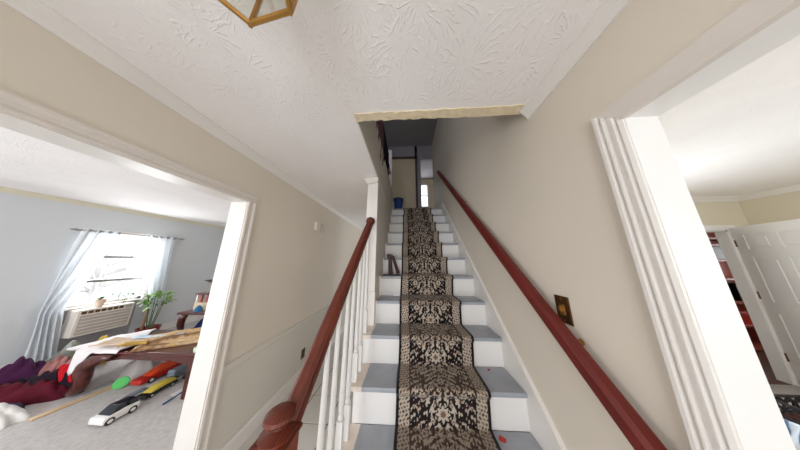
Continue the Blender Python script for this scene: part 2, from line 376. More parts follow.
# ------------------------------------------------------------------ crown mouldings, baseboards, chair rail
def crown(name, a, b, inward, m='white', h=0.066, p=0.047):
    """prism along the a-b line at ceiling; inward = horizontal unit vector into the room"""
    a, b, inw = Vector(a), Vector(b), Vector(inward)
    prof = [(0, 0), (p, 0), (p, -0.012), (p * 0.72, -h * 0.35), (p * 0.30, -h * 0.75), (p * 0.18, -h), (0, -h)]
    o = B(); A = [o.bm.verts.new(a + inw * q[0] + Vector((0, 0, q[1]))) for q in prof]; Bv = [o.bm.verts.new(b + inw * q[0] + Vector((0, 0, q[1]))) for q in prof]
    k = len(prof)
    for i in range(k): o.bm.faces.new((A[i], A[(i+1) % k], Bv[(i+1) % k], Bv[i]))
    o.bm.faces.new(A[::-1]); o.bm.faces.new(Bv)
    return struct(o.build(name, m))
crown('trim_3', (XL, YF, ZC), (XL, YE, ZC), (1, 0, 0))
crown('trim_4', (XR, YF, ZC), (XR, YO - 0.02, ZC), (-1, 0, 0))
crown('trim_5', (XW, YF, ZC), (XW, 5.2, ZC), (1, 0, 0), 'wall_cream', 0.06, 0.04)
crown('trim_6', (XRB, YK, ZC), (XK, YK, ZC), (0, -1, 0), 'white', 0.07, 0.05)
crown('trim_7', (XK, YF, ZC), (XK, YK, ZC), (-1, 0, 0), 'white', 0.07, 0.05)
struct(B().prism([(0, 0), (0.016, 0), (0.020, 0.012), (0.020, 0.05), (0.012, 0.056), (0, 0.06)], 'y', 1.29, YE, Matrix.Translation((XL, 0, 0.632))).build('trim_8', 'wall_pale'))
struct(B().box(XL, XL + 0.003, 1.29, YE, 0.12, 0.634).build('wall_left_dado', 'wall_pale'))
struct(B().prism([(0, 0), (0.015, 0), (0.015, 0.10), (0.008, 0.12), (0, 0.12)], 'y', 1.29, YE, Matrix.Translation((XL, 0, 0))).build('baseboard_left', 'white'))
struct(B().box(XW, XW + 0.015, YF, 5.2, 0, 0.12).build('baseboard_living_room', 'white'))

# ------------------------------------------------------------------ opening casings
# left opening: plain flat casing, jamb lining
b = B()
b.box(XLB - 0.012, XL + 0.004, YLI, YLI + 0.02, 0, ZH)                       # jamb
b.box(XLB - 0.012, XL + 0.004, YLO, YLI + 0.02, ZH, ZH + 0.02)               # head lining
b.box(XLB - 0.012, XL + 0.004, YLO - 0.02, YLO, 0, ZH)
struct(b.build('trim_9', 'white'))
b = B()
prof = [(0.004, 0), (0.004, 0.016), (0.016, 0.02), (0.030, 0.013), (0.048, 0.014), (0.058, 0.022), (0.070, 0.022), (0.070, 0)]
b.prism([(XL + q[1], YLI + q[0]) for q in prof], 'z', 0, ZH + 0.004)
b.prism([(XL + q[1], ZH + q[0]) for q in prof], 'y', YLO - 0.07, YLI + 0.07)
b.prism([(XL + q[1], YLO - q[0]) for q in prof], 'z', 0, ZH + 0.004)
struct(b.build('trim_10', 'white_warm'))
# right opening: fluted casing, plain head board with a bead
b = B()
b.box(XR - 0.004, XRB + 0.012, YRI, YRI + 0.02, 0, ZH)
b.box(XR - 0.004, XRB + 0.012, YRO, YRI + 0.02, ZH, ZH + 0.02)
b.box(XR - 0.004, XRB + 0.012, YRO - 0.02, YRO, 0, ZH)
struct(b.build('trim_11', 'white_cool'))
fl_prof = [(0.002, 0), (0.002, 0.012), (0.011, 0.016), (0.014, 0.008), (0.019, 0.008), (0.023, 0.019), (0.027, 0.019), (0.030, 0.009), (0.043, 0.009), (0.046, 0.020), (0.050, 0.020), (0.053, 0.009), (0.058, 0.009), (0.061, 0.024), (0.070, 0.024), (0.070, 0)]
b = B()
b.prism([(XR - q[1], YRI + q[0]) for q in fl_prof], 'z', 0, ZH)
for v in b.bm.verts:                                                          # mitred head
    if v.co.z > 1: v.co.z += v.co.y - YRI
struct(b.build('trim_12', 'white'))
CW = 0.070
b = B().prism([(YRO - CW, ZH + CW), (YRI + CW, ZH + CW), (YRI + 0.002, ZH + 0.002), (YRO, ZH + 0.002), (YRO, 0), (YRO - CW, 0)], 'x', XR - 0.014, XR)
b.box(XR - 0.020, XR, YRO, YRI + 0.002, ZH - 0.004, ZH + 0.008)
struct(b.build('trim_13', 'white_warm'))

# ------------------------------------------------------------------ staircase
st = empty('staircase', (0.2, 0.78, 0), 'white staircase with grey painted treads rising to the upper floor', 'staircase')
XT = 0.735
RO = 0.026
tread_t = 0.028
for k in range(1, 13):
    xl = -0.352 if k <= 4 else XS + 0.001
    B().box(xl, XT, ny(k) + RO, ny(k) + RO + 0.018, (k - 1) * RISE, k * RISE - tread_t).build('riser', 'white_cool', st)
    if k < 12:
        xl = -0.395 if k <= 4 else XS + 0.001
        B().box(xl, XT, ny(k), ny(k + 1) + RO, k * RISE - tread_t, k * RISE).build('tread', 'tread', st, bevel=0.007)
    # cove strip below each nosing
    if k < 12: B().box(-0.352 if k <= 4 else XS + 0.001, XT, ny(k) + RO - 0.012, ny(k) + RO, k * RISE - tread_t - 0.014, k * RISE - tread_t).build('cove_strip', 'white_cool', st)
# open-side stringer: saw-tooth panel under the treads down to the floor
poly = [(ny(1) + RO, 0)]
for k in range(1, 5):
    poly += [(ny(k) + RO, k * RISE - tread_t), (ny(k + 1) + RO, k * RISE - tread_t)]
poly += [(1.735, 4 * RISE - tread_t), (1.735, 0)]
B().prism(poly, 'x', -0.372, -0.352).build('stringer', 'white_cool', st)
# wall skirt on the right
s = RISE / RUN
def sk(y, d): return (y, s * (y - Y0) + d)
poly = [sk(ny(0.4), 0.10), sk(ny(12), 0.10), (ny(12) + 0.3, ZU + 0.10), (ny(12) + 0.3, ZU - 0.12), sk(ny(12) + 0.2, -0.25), (ny(1.4), 0.0), (ny(0.4), 0)]
B().prism(poly, 'x', XT, XR).build('skirt_board', 'white', st)
B().prism([sk(ny(0.4), 0.10), sk(ny(12), 0.10), sk(ny(12), 0.116), sk(ny(0.4), 0.116)], 'x', XT - 0.006, XR).build('skirt_cap', 'white', st)

# ------------------------------------------------------------------ stair runner carpet
def runner():
    x0, x1 = -0.085, 0.505
    th = 0.012
    path = [(ny(1) + RO - th, 0.0)]; zone = [0]
    for k in range(1, 12):
        z = k * RISE
        yr = ny(k) + RO - th - 0.004
        path += [(yr, z - RISE + th + 0.004), (yr, z - 0.05)]; zone += [0, 0]
        c = (ny(k) + 0.006, z - 0.010)                     # rolled nosing
        for a in (200, 180, 155, 130, 110, 90):
            path.append((c[0] + 0.021 * math.cos(R(a)), c[1] + 0.021 * math.sin(R(a)))); zone.append(0.5 if a > 150 else 1)
        path += [(ny(k) + 0.05, z + th), (ny(k + 1) + RO - th - 0.02, z + th)]; zone += [1, 1]
    yr = ny(12) + RO - th - 0.004
    path += [(yr, 11 * RISE + th + 0.004), (yr, ZU - 0.05)]; zone += [0, 0]
    c = (ny(12) + 0.006, ZU - 0.010)
    for a in (200, 180, 155, 130, 110, 90): path.append((c[0] + 0.021 * math.cos(R(a)), c[1] + 0.021 * math.sin(R(a)))); zone.append(0.5 if a > 150 else 1)
    path += [(ny(12) + 0.06, ZU + th), (ny(12) + 0.35, ZU + th)]; zone += [1, 1]
    P = np.array(path); zone = np.array(zone, float)
    d = np.r_[0, np.cumsum(np.hypot(*np.diff(P, axis=0).T))]
    step = 0.0042
    S = np.unique(np.r_[np.arange(0, d[-1], step), d]); NS = len(S)
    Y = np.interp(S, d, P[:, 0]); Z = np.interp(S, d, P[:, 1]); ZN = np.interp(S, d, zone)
    NX = 142; U = np.linspace(-1, 1, NX)
    X = (x0 + x1) / 2 + U * (x1 - x0) / 2
    # slightly wavy edges
    XX = X[None, :] + (0.004 * np.sin(S * 5.1) + 0.003 * np.sin(S * 13))[:, None] * np.abs(U)[None, :]
    V = np.stack([XX, np.repeat(Y[:, None], NX, 1), np.repeat(Z[:, None], NX, 1)], -1).reshape(-1, 3)
    # ---- weave pattern in metres: p across (mirrored), q along
    p = np.abs(U)[None, :] * (x1 - x0) / 2 + 0 * S[:, None]; q = S[:, None] + 0 * U[None, :]
    black = np.array([lin(30), lin(24), lin(26)]); beige = np.array([lin(200), lin(186), lin(170)]); brown = np.array([lin(122), lin(96), lin(78)]); wine = np.array([lin(74), lin(28), lin(26)])
    per = 0.44
    qq = (q % per) / per
    P0, Q0 = p, q; p = p * 1.3; q = q * 1.0
    f = (np.sin(62*p + 2.6*np.sin(2*np.pi*q/per*2) + 1.2*np.sin(95*p)) * np.sin(2*np.pi*q/per*4 + 3.1*np.sin(44*p + 1.0))
         + 0.75*np.sin(120*p + 2.2*np.sin(2*np.pi*q/per*5 + 30*p)) * np.cos(2*np.pi*q/per*7 + 2.5*np.sin(70*p))
         + 0.45*np.cos(2*np.pi*q/per*11 + 90*p))
    f2 = np.sin(90*p + 3*np.sin(2*np.pi*q/per*3)) * np.sin(2*np.pi*q/per*9 + 2*np.sin(60*p))
    p, q = P0, Q0
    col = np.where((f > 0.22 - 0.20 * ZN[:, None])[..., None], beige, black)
    col = np.where(((f > 0.75) & (f2 > 0.1))[..., None], brown, col)
    col = np.where(((f < -0.75) & (f2 > 0.35))[..., None], wine, col)
    for (pc, qc, r0, lob) in ((0.0, 0.25, 0.046, 8), (0.0, 0.75, 0.030, 6), (0.13, 0.5, 0.030, 6), (0.12, 0.02, 0.026, 5), (0.07, 0.62, 0.02, 5)):
        dq = ((qq - qc + 0.5) % 1 - 0.5) * per
        dp = p - pc; rr = np.hypot(dp, dq); an = np.arctan2(dq, dp)
        edge = r0 * (0.82 + 0.18 * np.cos(lob * an))
        col = np.where((rr < edge * 1.35)[..., None], black, col)
        col = np.where((rr < edge)[..., None], beige, col)
        col = np.where((rr < edge * 0.45)[..., None], brown, col)
    hw = (x1 - x0) / 2
    band = (p > hw - 0.088)
    g = np.sin(150*(p - hw + 0.05) + 1.5*np.sin(2*np.pi*q/per*5)) * np.sin(2*np.pi*q/per*10 + 40*p)
    bandc = np.where((g > 0.45)[..., None], black * 0.6 + brown * 0.4, beige * 0.9)
    bandc = np.where((g < -0.6)[..., None], brown, bandc)
    col = np.where(band[..., None], bandc, col)
    col = np.where(((p > hw - 0.094) & (p < hw - 0.086))[..., None], black, col)
    col = np.where((p > hw - 0.019)[..., None], np.array([lin(34), lin(27), lin(30)]), col)
    # tread parts of the runner blended towards brown-beige
    tread_mix = np.clip(ZN, 0, 1)[:, None, None] * (0.42 + 0.10 * np.sin(q * 3.3)[..., None]) * (p < hw - 0.019)[..., None]
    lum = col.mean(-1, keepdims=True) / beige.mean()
    tread_tint = (brown * 0.62 + wine * 0.12) * (1 - lum) * 0.45 + (0.45 * beige + 0.55 * brown) * lum
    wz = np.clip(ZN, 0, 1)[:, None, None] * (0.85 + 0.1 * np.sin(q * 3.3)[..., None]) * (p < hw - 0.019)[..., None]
    col = col * (1 - wz) + tread_tint * wz
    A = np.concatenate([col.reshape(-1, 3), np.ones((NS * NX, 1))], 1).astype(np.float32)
    me = bpy.data.meshes.new('stair_runner'); nf = (NS - 1) * (NX - 1)
    i, j = np.meshgrid(np.arange(NS - 1), np.arange(NX - 1), indexing='ij'); a = (i * NX + j).ravel()
    F = np.stack([a, a + 1, a + 1 + NX, a + NX], 1).astype(np.int32)
    org = np.array([(x0 + x1) / 2, ny(1), 0.0])
    me.vertices.add(NS * NX); me.vertices.foreach_set('co', (V - org).astype(np.float32).ravel())
    me.loops.add(nf * 4); me.loops.foreach_set('vertex_index', F.ravel())
    me.polygons.add(nf); me.polygons.foreach_set('loop_start', np.arange(0, nf * 4, 4, dtype=np.int32)); me.polygons.foreach_set('loop_total', np.full(nf, 4, np.int32))
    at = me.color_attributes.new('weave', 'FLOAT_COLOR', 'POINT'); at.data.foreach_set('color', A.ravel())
    me.update(calc_edges=True); me.validate()
    me.polygons.foreach_set('use_smooth', [True] * nf)
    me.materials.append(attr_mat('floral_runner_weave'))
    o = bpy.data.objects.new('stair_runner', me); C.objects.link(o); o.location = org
    md = o.modifiers.new('pile', 'SOLIDIFY'); md.thickness = 0.010; md.offset = -1
    tag(o, 'black and beige floral runner carpet with dark edging down the middle of the stairs', 'carpet')
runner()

# ------------------------------------------------------------------ left balustrade
XB = -0.395
def rz(y, h): return s * (y - Y0) + h          # height above nosing line
bal = empty('stair_railing', (XB, 0.61, 0), 'mahogany stair railing with mushroom-capped newel and white turned balusters, left of the stairs', 'railing')
rp = [(-0.031, -0.022), (-0.034, -0.004), (-0.030, 0.016), (-0.016, 0.028), (0.016, 0.028), (0.030, 0.016), (0.034, -0.004), (0.031, -0.022), (0.018, -0.030), (-0.018, -0.030)]
HR = 0.83
hr = B().sweep(rp, (XB - 0.008, 0.632, rz(0.632, HR)), (XB, 1.652, rz(1.652, HR))).build('handrail', 'rail', bal, smooth='auto')
B().lathe([(0.012, -0.046), (0.034, -0.038), (0.045, -0.015), (0.046, 0.005), (0.036, 0.030), (0.012, 0.043)], (XB, 1.636, rz(1.64, HR) + 0.008), 18).build('end_rosette', 'rail', bal, smooth='auto')
nw = B().box(XB - 0.060, XB + 0.036, 0.562, 0.640, 0, 0.905).build('newel_post', 'newel', bal, bevel=0.006)
B().box(XB - 0.066, XB + 0.042, 0.555, 0.646, 0.905, 0.919).build('cap_plate', 'rail', nw, bevel=0.006)
B().lathe([(0.050, 0), (0.050, 0.006), (0.040, 0.010), (0.030, 0.015), (0.021, 0.020), (0.019, 0.026), (0.024, 0.031), (0.038, 0.036), (0.044, 0.044), (0.042, 0.053), (0.030, 0.061), (0.008, 0.065)], (XB - 0.012, 0.602, 0.919), 24).build('mushroom_knob', 'rail', nw, smooth='auto')
# baluster: square foot, turned shaft
def baluster_mesh(h):
    b = B(); a = 0.0165
    b.box(-a, a, -a, a, 0, 0.17)
    prof = [(0.010, 0.17), (0.0165, 0.178), (0.0165, 0.186), (0.011, 0.196), (0.015, 0.212), (0.0165, 0.26), (0.0150, 0.36), (0.0125, h * 0.80), (0.0105, h)]
    b.lathe(prof, (0, 0, 0), 10)
    return b.mesh('baluster', 'white_cool', smooth='auto')
meshes = {}
for k in range(1, 5):
    for fr in (0.16, 0.62):
        y = ny(k) + 0.022 + fr * RUN
        if y > 1.62 or y < 0.70: continue
        h = rz(y, HR) - 0.03 - k * RISE + 0.008
        key = round(h, 3)
        if key not in meshes: meshes[key] = baluster_mesh(h)
        inst(meshes[key], 'baluster', (XB + 0.018, y, k * RISE), bal)
# white column at the head of the open balustrade
col = empty('stair_column', (XS - 0.055, 1.69, 0), 'white square column where the handrail ends, up to the hall ceiling', 'column')
B().box(XS - 0.113, XS + 0.004, 1.662, 1.722, 0, ZC - 0.001).build('shaft', 'white', col, bevel=0.003)
B().box(XS - 0.122, XS + 0.010, 1.652, 1.72, 4 * RISE, 4 * RISE + 0.30).build('plinth', 'white', col, bevel=0.004)
B().prism([(-0.113, -0.075), (-0.150, -0.022), (-0.150, 0), (0.010, 0), (0.010, -0.02), (0.004, -0.05)], 'y', 1.640, 1.722, Matrix.Translation((XS, 0, ZC - 0.001))).build('capital', 'white', col)

# ------------------------------------------------------------------ right wall handrail
wh = empty('wall_handrail', (0.70, 0.56, 0.95), 'red mahogany handrail running up the right wall beside the stairs', 'handrail')
XH = 0.692
B().sweep(rp, (XH, 0.555, rz(0.555, 0.85)), (XH, 3.25, rz(3.25, 0.85))).build('rail', 'rail_red', wh, smooth='auto')
for y in (0.83, 2.0, 3.05):
    z = rz(y, 0.85)
    b = B().tube([(XR - 0.002, y, z - 0.015), (XR - 0.02, y, z - 0.020), (XH + 0.018, y, z - 0.030), (XH, y, z - 0.028)], 0.007, 8)
    b.lathe([(0.013, 0), (0.013, 0.004), (0.008, 0.008)], n=12, M=Matrix.Translation((XR, y, z - 0.015)) @ Matrix.Rotation(R(-90), 4, 'Y'))
    b.build('bracket', 'brass', wh, smooth='auto')
# brass switch plate
sw = empty('light_switch', (XR, 0.885, 1.142), 'aged brass light switch plate on the wall above the right handrail', 'light switch')
B().box(XR - 0.006, XR, 0.848, 0.922, 1.145, 1.270).build('plate', 'brass_dark', sw, bevel=0.003)
B().box(XR - 0.009, XR - 0.006, 0.872, 0.898, 1.185, 1.232).build('switch_surround', 'brass', sw, bevel=0.001)
B().box(XR - 0.022, XR - 0.008, 0.879, 0.891, 1.200, 1.224).build('toggle', 'brass', sw, bevel=0.002)
for z in (1.160, 1.256): B().lathe([(0.004, 0), (0.004, 0.002)], n=8, M=Matrix.Translation((XR - 0.006, 0.885, z)) @ Matrix.Rotation(R(-90), 4, 'Y')).build('screw', 'brass', sw)

# ------------------------------------------------------------------ left wall small fittings
ch = empty('door_chime', (XL, 2.27, 1.85), 'small cream door chime box high on the left hall wall', 'door chime')
B().box(XL, XL + 0.045, 2.20, 2.30, 1.865, 1.985).build('box', 'white_warm', ch, bevel=0.006)
for y in (2.36, 2.43): B().tube([(XL + 0.02, y, 1.86), (XL + 0.02, y, 1.99)], 0.012, 8).build('tube', 'wall_pale', ch)
ot = empty('wall_outlet', (XL + 0.003, 2.28, 0.22), 'dark brass electrical outlet low on the left hall wall', 'outlet')
B().box(XL + 0.003, XL + 0.009, 2.245, 2.315, 0.225, 0.335).build('plate', 'brass_dark', ot, bevel=0.002)
for z in (0.250, 0.292): B().box(XL + 0.009, XL + 0.013, 2.263, 2.297, z, z + 0.028).build('socket', 'black', ot, bevel=0.002)

# ------------------------------------------------------------------ hall lantern
LC = Vector((-0.364, 0.168, 0)); LZ = CH + 0.612; LS = 0.122; ang0 = R(-7.5)
lt = empty('hall_lantern', (LC.x, LC.y, LZ), 'brass hexagonal glass lantern hanging from the hall ceiling', 'lantern')
def hexp(r, z): return [Vector((LC.x + r * math.cos(ang0 + R(60 * i)), LC.y + r * math.sin(ang0 + R(60 * i)), z)) for i in range(6)]
lo = hexp(LS, LZ); hi = hexp(LS * 1.12, LZ + 0.20); cap = hexp(0.05, LZ + 0.27)
for i in range(6):
    j = (i + 1) % 6
    B().tube([lo[i], lo[j]], 0.0065, 6).build('bottom_bar', 'brass', lt)
    B().tube([hi[i], hi[j]], 0.006, 6).build('top_bar', 'brass', lt)
    B().tube([hi[i], cap[i]], 0.005, 6).build('roof_bar', 'brass', lt)
    B().tube([lo[i] - Vector((0, 0, 0.006)), hi[i]], 0.0065, 6).build('corner_post', 'brass', lt)
    g = B(); q = [lo[i], lo[j], hi[j], hi[i]]; c = sum(q, Vector()) / 4; nn = (c - Vector((LC.x, LC.y, c.z))).normalized() * 0.0015
    A = [g.bm.verts.new(v + nn) for v in q]; D = [g.bm.verts.new(v - nn) for v in q]
    g.bm.faces.new(A); g.bm.faces.new(D[::-1])
    for t in range(4): g.bm.faces.new((A[t], D[t], D[(t+1) % 4], A[(t+1) % 4]))
    g.build('pane', 'lantern_glass', lt)
    rf = B(); rf.bm.faces.new([rf.bm.verts.new(v) for v in (hi[i], hi[j], cap[j], cap[i])]); rf.build('roof_panel', 'lantern_glass', lt)
B().lathe([(0.05, 0), (0.03, 0.02), (0.012, 0.03), (0.012, 0.02)], (LC.x, LC.y, LZ + 0.265), 16).build('finial', 'brass', lt, smooth='auto')
B().tube([(LC.x, LC.y, LZ + 0.28), (LC.x, LC.y, ZC - 0.01)], 0.006, 8).build('stem', 'brass', lt)
B().lathe([(0.065, 0), (0.06, -0.012), (0.02, -0.022)], (LC.x, LC.y, ZC), 20).build('canopy', 'brass', lt, smooth='auto')
for a in (0, 120, 240):
    x, y = LC.x + 0.03 * math.cos(R(a)), LC.y + 0.03 * math.sin(R(a))
    cd = B().tube([(x, y, LZ + 0.10), (x, y, LZ + 0.24)], 0.009, 8).build('candle_sleeve', 'white_warm', lt)
    B().lathe([(0.007, 0), (0.013, 0.012), (0.012, 0.026), (0.004, 0.045)], (x, y, LZ + 0.052), 10).build('bulb', 'white_cool', lt, smooth=True)

# ------------------------------------------------------------------ things on the stairs
maroon = mat('dark_maroon_lacquer', rgb(58, 22, 34), 0.35)
zt = 6 * RISE
m_ = empty('bent_stand', (-0.20, 2.06, zt), 'dark maroon bent stand with two slanted legs standing on a stair tread', 'stand')
B().box(-0.300, -0.10, 1.99, 2.05, zt, zt + 0.012).build('base', maroon, m_, bevel=0.004)
B().tube([(-0.215, 2.02, zt + 0.010), (-0.220, 2.025, zt + 0.10), (-0.222, 2.03, zt + 0.19), (-0.238, 2.03, zt + 0.225)], [0.028, 0.024, 0.022, 0.024], 10).build('post', maroon, m_, smooth='auto')
B().tube([(-0.262, 2.03, zt + 0.222), (-0.240, 2.03, zt + 0.236), (-0.210, 2.03, zt + 0.232), (-0.185, 2.03, zt + 0.21), (-0.150, 2.02, zt + 0.11), (-0.118, 2.01, zt + 0.02)], [0.015, 0.023, 0.021, 0.018, 0.019, 0.024], 10).build('brace', maroon, m_, smooth='auto')
red = mat('red_flake', rgb(190, 50, 44), 0.7)
def flake(x, y, k, r, label):
    b = B(); z = k * RISE; rr = random.Random(k)
    ps = [(x + r * rr.uniform(0.5, 1) * math.cos(R(a)), y + r * rr.uniform(0.5, 1) * math.sin(R(a))) for a in range(0, 360, 45)]
    b.prism(ps, 'z', z, z + 0.006); tag(b.build('petal', red, base=True, bevel=0.002), label, 'petal', 'red petals on the stairs')
flake(0.537, 1.205, 2, 0.024, 'small red petal on the lowest visible grey tread')
flake(0.60, 1.445, 3, 0.014, 'tiny pale red petal on the second visible grey tread')

# ------------------------------------------------------------------ upstairs things
bk = empty('bucket', (-0.208, 3.47, ZU), 'blue plastic bucket at the top of the stairs', 'bucket')
B().lathe([(0.085, 0), (0.108, 0.27), (0.100, 0.27), (0.078, 0.012)], (-0.208, 3.47, ZU), 20).build('body', 'blue', bk, smooth='auto')
B().lathe([(0.108, 0), (0.118, 0.004), (0.118, 0.05), (0.108, 0.054)], (-0.208, 3.47, ZU + 0.24), 20).build('rim', 'blue_dark', bk, smooth='auto')
ur = empty('upstairs_railing', (XS - 0.055, 2.2, 2.92), 'white railing post and rail above the stairwell wall', 'railing')
B().box(XS - 0.10, XS - 0.02, 3.30, 3.38, ZU, 3.98).build('post', MT['white_cool'], ur, bevel=0.004)
B().tube([(XS - 0.055, 1.0, 3.38), (XS - 0.055, 3.32, 3.38)], 0.025, 10).build('rail', 'cherry', ur)
for y in (1.05, 1.35, 2.75, 3.05): B().box(XS - 0.068, XS - 0.042, y - 0.013, y + 0.013, 2.92, 3.37).build('baluster', 'white', ur)
def hung(name, y0, y1, zt_, zb, xo, m, label, seed):
    rr = random.Random(seed); ph = rr.uniform(0, 6)
    def f(u, v):
        y = y0 + (y1 - y0) * u; a = v * 2 - 1
        zb_ = zb + 0.10 * math.sin(u * 5 + ph)
        drop = max(0.0, abs(a) - 0.10) / 0.90
        z = zt_ - drop * (zt_ - zb_)
        x = XS - 0.055 + math.copysign(min(1, abs(a) / 0.10), a) * (0.042 + xo) + 0.016 * math.sin(u * 19 + ph + v) * drop
        return Vector((x, y + 0.03 * math.sin(v * 9 + ph) * drop, z))
    o = B().grid(f, 24, 24).build(name, m, smooth=True, base=True)
    md = o.modifiers.new('t', 'SOLIDIFY'); md.thickness = 0.006
    tag(o, label, 'clothing', 'clothes hung over the upstairs rail')
hung('hanging_garment', 1.45, 1.95, 3.43, 2.75, 0.01, cloth('mauve_cloth', 112, 84, 92), 'mauve garment draped over the rail above the stairwell', 1)
hung('hanging_garment', 1.98, 2.62, 3.43, 2.86, 0.012, cloth('dark_purple_cloth', 38, 26, 46), 'dark purple garment draped over the rail above the stairwell', 2)
# far upstairs window
wn = struct(empty('window_2', (0.75, 6.35, 3.58)))
B().box(0.51, 0.57, 6.27, 6.32, 3.54, 4.59).box(0.83, 0.89, 6.27, 6.32, 3.54, 4.59).box(0.51, 0.89, 6.27, 6.32, 4.53, 4.59).box(0.51, 0.89, 6.25, 6.32, 3.54, 3.585).box(0.57, 0.83, 6.28, 6.31, 4.05, 4.08).build('frame', 'white', wn)
B().box(0.57, 0.83, 6.345, 6.350, 3.585, 4.53).build('pane', 'glass', wn)

# ------------------------------------------------------------------ living room window, curtains, air conditioner
wn = struct(empty('window_1', (XW, 2.73, WZ0)))
x0, x1 = XW - 0.09, XW - 0.03
B().box(x0, x1, WY0, WY0 + 0.04, WZ0, WZ1).box(x0, x1, WY1 - 0.04, WY1, WZ0, WZ1).box(x0, x1, WY0, WY1, WZ1 - 0.04, WZ1).box(x0, x1, WY0, WY1, WZ0, WZ0 + 0.035).build('frame', 'white_cool', wn)
for z in (1.10, 1.495): B().box(x0 - 0.004, x1 + 0.012, WY0 + 0.04, WY1 - 0.04, z - 0.018, z + 0.018).build('sash_rail', 'steel', wn)
ym = (WY0 + WY1) / 2
zs = [WZ0 + 0.035, 1.082, 1.118, 1.477, 1.513, WZ1 - 0.04]
for i in range(3):
    for y in (WY0 + 0.26, WY0 + 0.50): B().box(x0 + 0.015, x1 - 0.012, y - 0.009, y + 0.009, zs[2*i], zs[2*i+1]).build('muntin', 'white_cool', wn)
    ys = [WY0 + 0.04, WY0 + 0.26, WY0 + 0.50, WY1 - 0.04]
    for j in range(3): B().box(x0 + 0.028, x0 + 0.032, ys[j], ys[j+1], zs[2*i], zs[2*i+1]).build('pane', 'glass', wn)
struct(B().box(XW, XW + 0.018, WY0 - 0.07, WY0, WZ0 - 0.08, WZ1 + 0.07).box(XW, XW + 0.018, WY1, WY1 + 0.07, WZ0 - 0.08, WZ1 + 0.07).box(XW, XW + 0.018, WY0, WY1, WZ1, WZ1 + 0.07).box(XW - 0.03, XW + 0.055, WY0 - 0.08, WY1 + 0.08, WZ0 - 0.022, WZ0).build('trim_14', 'white'))
cr = empty('curtain_rod', (XW + 0.10, 2.73, 1.90), 'thin metal curtain rod above the living room window', 'curtain rod')
XC = XW + 0.10; ZR = 1.903
B().tube([(XC, 2.20, ZR), (XC, 3.33, ZR)], 0.009, 10).build('rod', 'steel', cr, smooth='auto')
for y, sgn in ((2.20, -1), (3.33, 1)): B().lathe([(0.008, 0), (0.016, 0.01), (0.018, 0.03), (0.006, 0.07)], n=12, M=Matrix.Translation((XC, y, ZR)) @ Matrix.Rotation(R(-90 * sgn), 4, 'X')).build('finial', 'steel', cr, smooth='auto')
for y in (2.24, 3.24): B().box(XW, XC + 0.008, y - 0.008, y + 0.008, ZR - 0.016, ZR - 0.008).build('bracket', 'steel', cr)
def curtain(top, mid, bot, zm, label, folds):
    root = empty('curtain', (XC, (top[0] + top[1]) / 2, 0.02), label, 'curtain', 'sheer curtains at the living room window')
    def edges(z):
        zt_ = ZR + 0.03
        if z > zm: t = (z - zm) / (zt_ - zm); t = t ** 0.9; return [mid[i] + (top[i] - mid[i]) * t for i in (0, 1)]
        t = z / zm; return [bot[i] + (mid[i] - bot[i]) * t for i in (0, 1)]
    def f(u, v):
        z = 0.03 + (ZR + 0.03 - 0.03) * v; e = edges(z)
        amp = 0.030 * (0.8 + 0.3 * math.sin(v * 3))
        return Vector((XC + 0.004 + amp * math.sin(u * folds * 2 * math.pi + 0.8 * math.sin(v * 4)), e[0] + (e[1] - e[0]) * u + 0.008 * math.sin(v * 7 + u * 5), z))
    B().grid(f, 60, 40).build('panel', 'sheer', root, smooth=True)
    for i in range(folds * 2):
        u = (i + 0.5) / (folds * 2); y = top[0] + (top[1] - top[0]) * u
        b = B(); n = 14
        b.tube([(XC + 0.020 * math.cos(2*math.pi*k/n), y + 0.004 * math.sin(4*math.pi*k/n), ZR + 0.020 * math.sin(2*math.pi*k/n)) for k in range(n + 1)], 0.005, 6, cap=False)
        b.build('grommet', 'steel', root, smooth='auto')
curtain((2.22, 2.58), (2.16, 2.32), (2.20, 2.44), 0.72, 'sheer white curtain on the left side of the living room window', 4)
curtain((2.86, 3.27), (3.16, 3.30), (3.18, 3.30), 0.62, 'sheer white curtain on the right side of the window, behind the tall plant', 4)
ac = empty('air_conditioner', (XW + 0.10, 2.67, 0.31), 'beige window air conditioner under the living room window', 'air conditioner')
ax0, ax1, ay0, ay1, az0, az1 = XW + 0.016, XW + 0.20, 2.41, 2.93, 0.31, 0.69
acb = mat('ac_beige_plastic', rgb(222, 214, 204), 0.5)
acg = mat('ac_grille_plastic', rgb(176, 166, 158), 0.6)
B().box(ax0, ax1, ay0, ay1, az0, az1).build('case', acb, ac, bevel=0.012)
B().box(ax1, ax1 + 0.006, ay0 + 0.03, ay1 - 0.03, az0 + 0.03, az1 - 0.085).build('intake_panel', acg, ac, bevel=0.002)
for i in range(5):
    z = az0 + 0.055 + i * 0.05
    B().box(ax1 + 0.006, ax1 + 0.011, ay0 + 0.04, ay1 - 0.04, z, z + 0.010).build('louver', acb, ac)
for i in range(7):
    y = ay0 + 0.03 + i * 0.055
    B().box(ax1 - 0.004, ax1 + 0.003, y, y + 0.043, az1 - 0.065, az1 - 0.025).build('vent_slot', 'brass_dark', ac)
B().box(ax1, ax1 + 0.005, ay1 - 0.10, ay1 - 0.03, az1 - 0.07, az1 - 0.02).build('control_panel', acg, ac)
struct(B().box(XW, XW + 0.016, 2.30, 3.06, 0.12, WZ0 - 0.022).build('wall_shade_under_window', mat('grey_wall_shade', rgb(150, 148, 150), 0.7)))  # darker sheet standing in for the shadow on the wall below the window
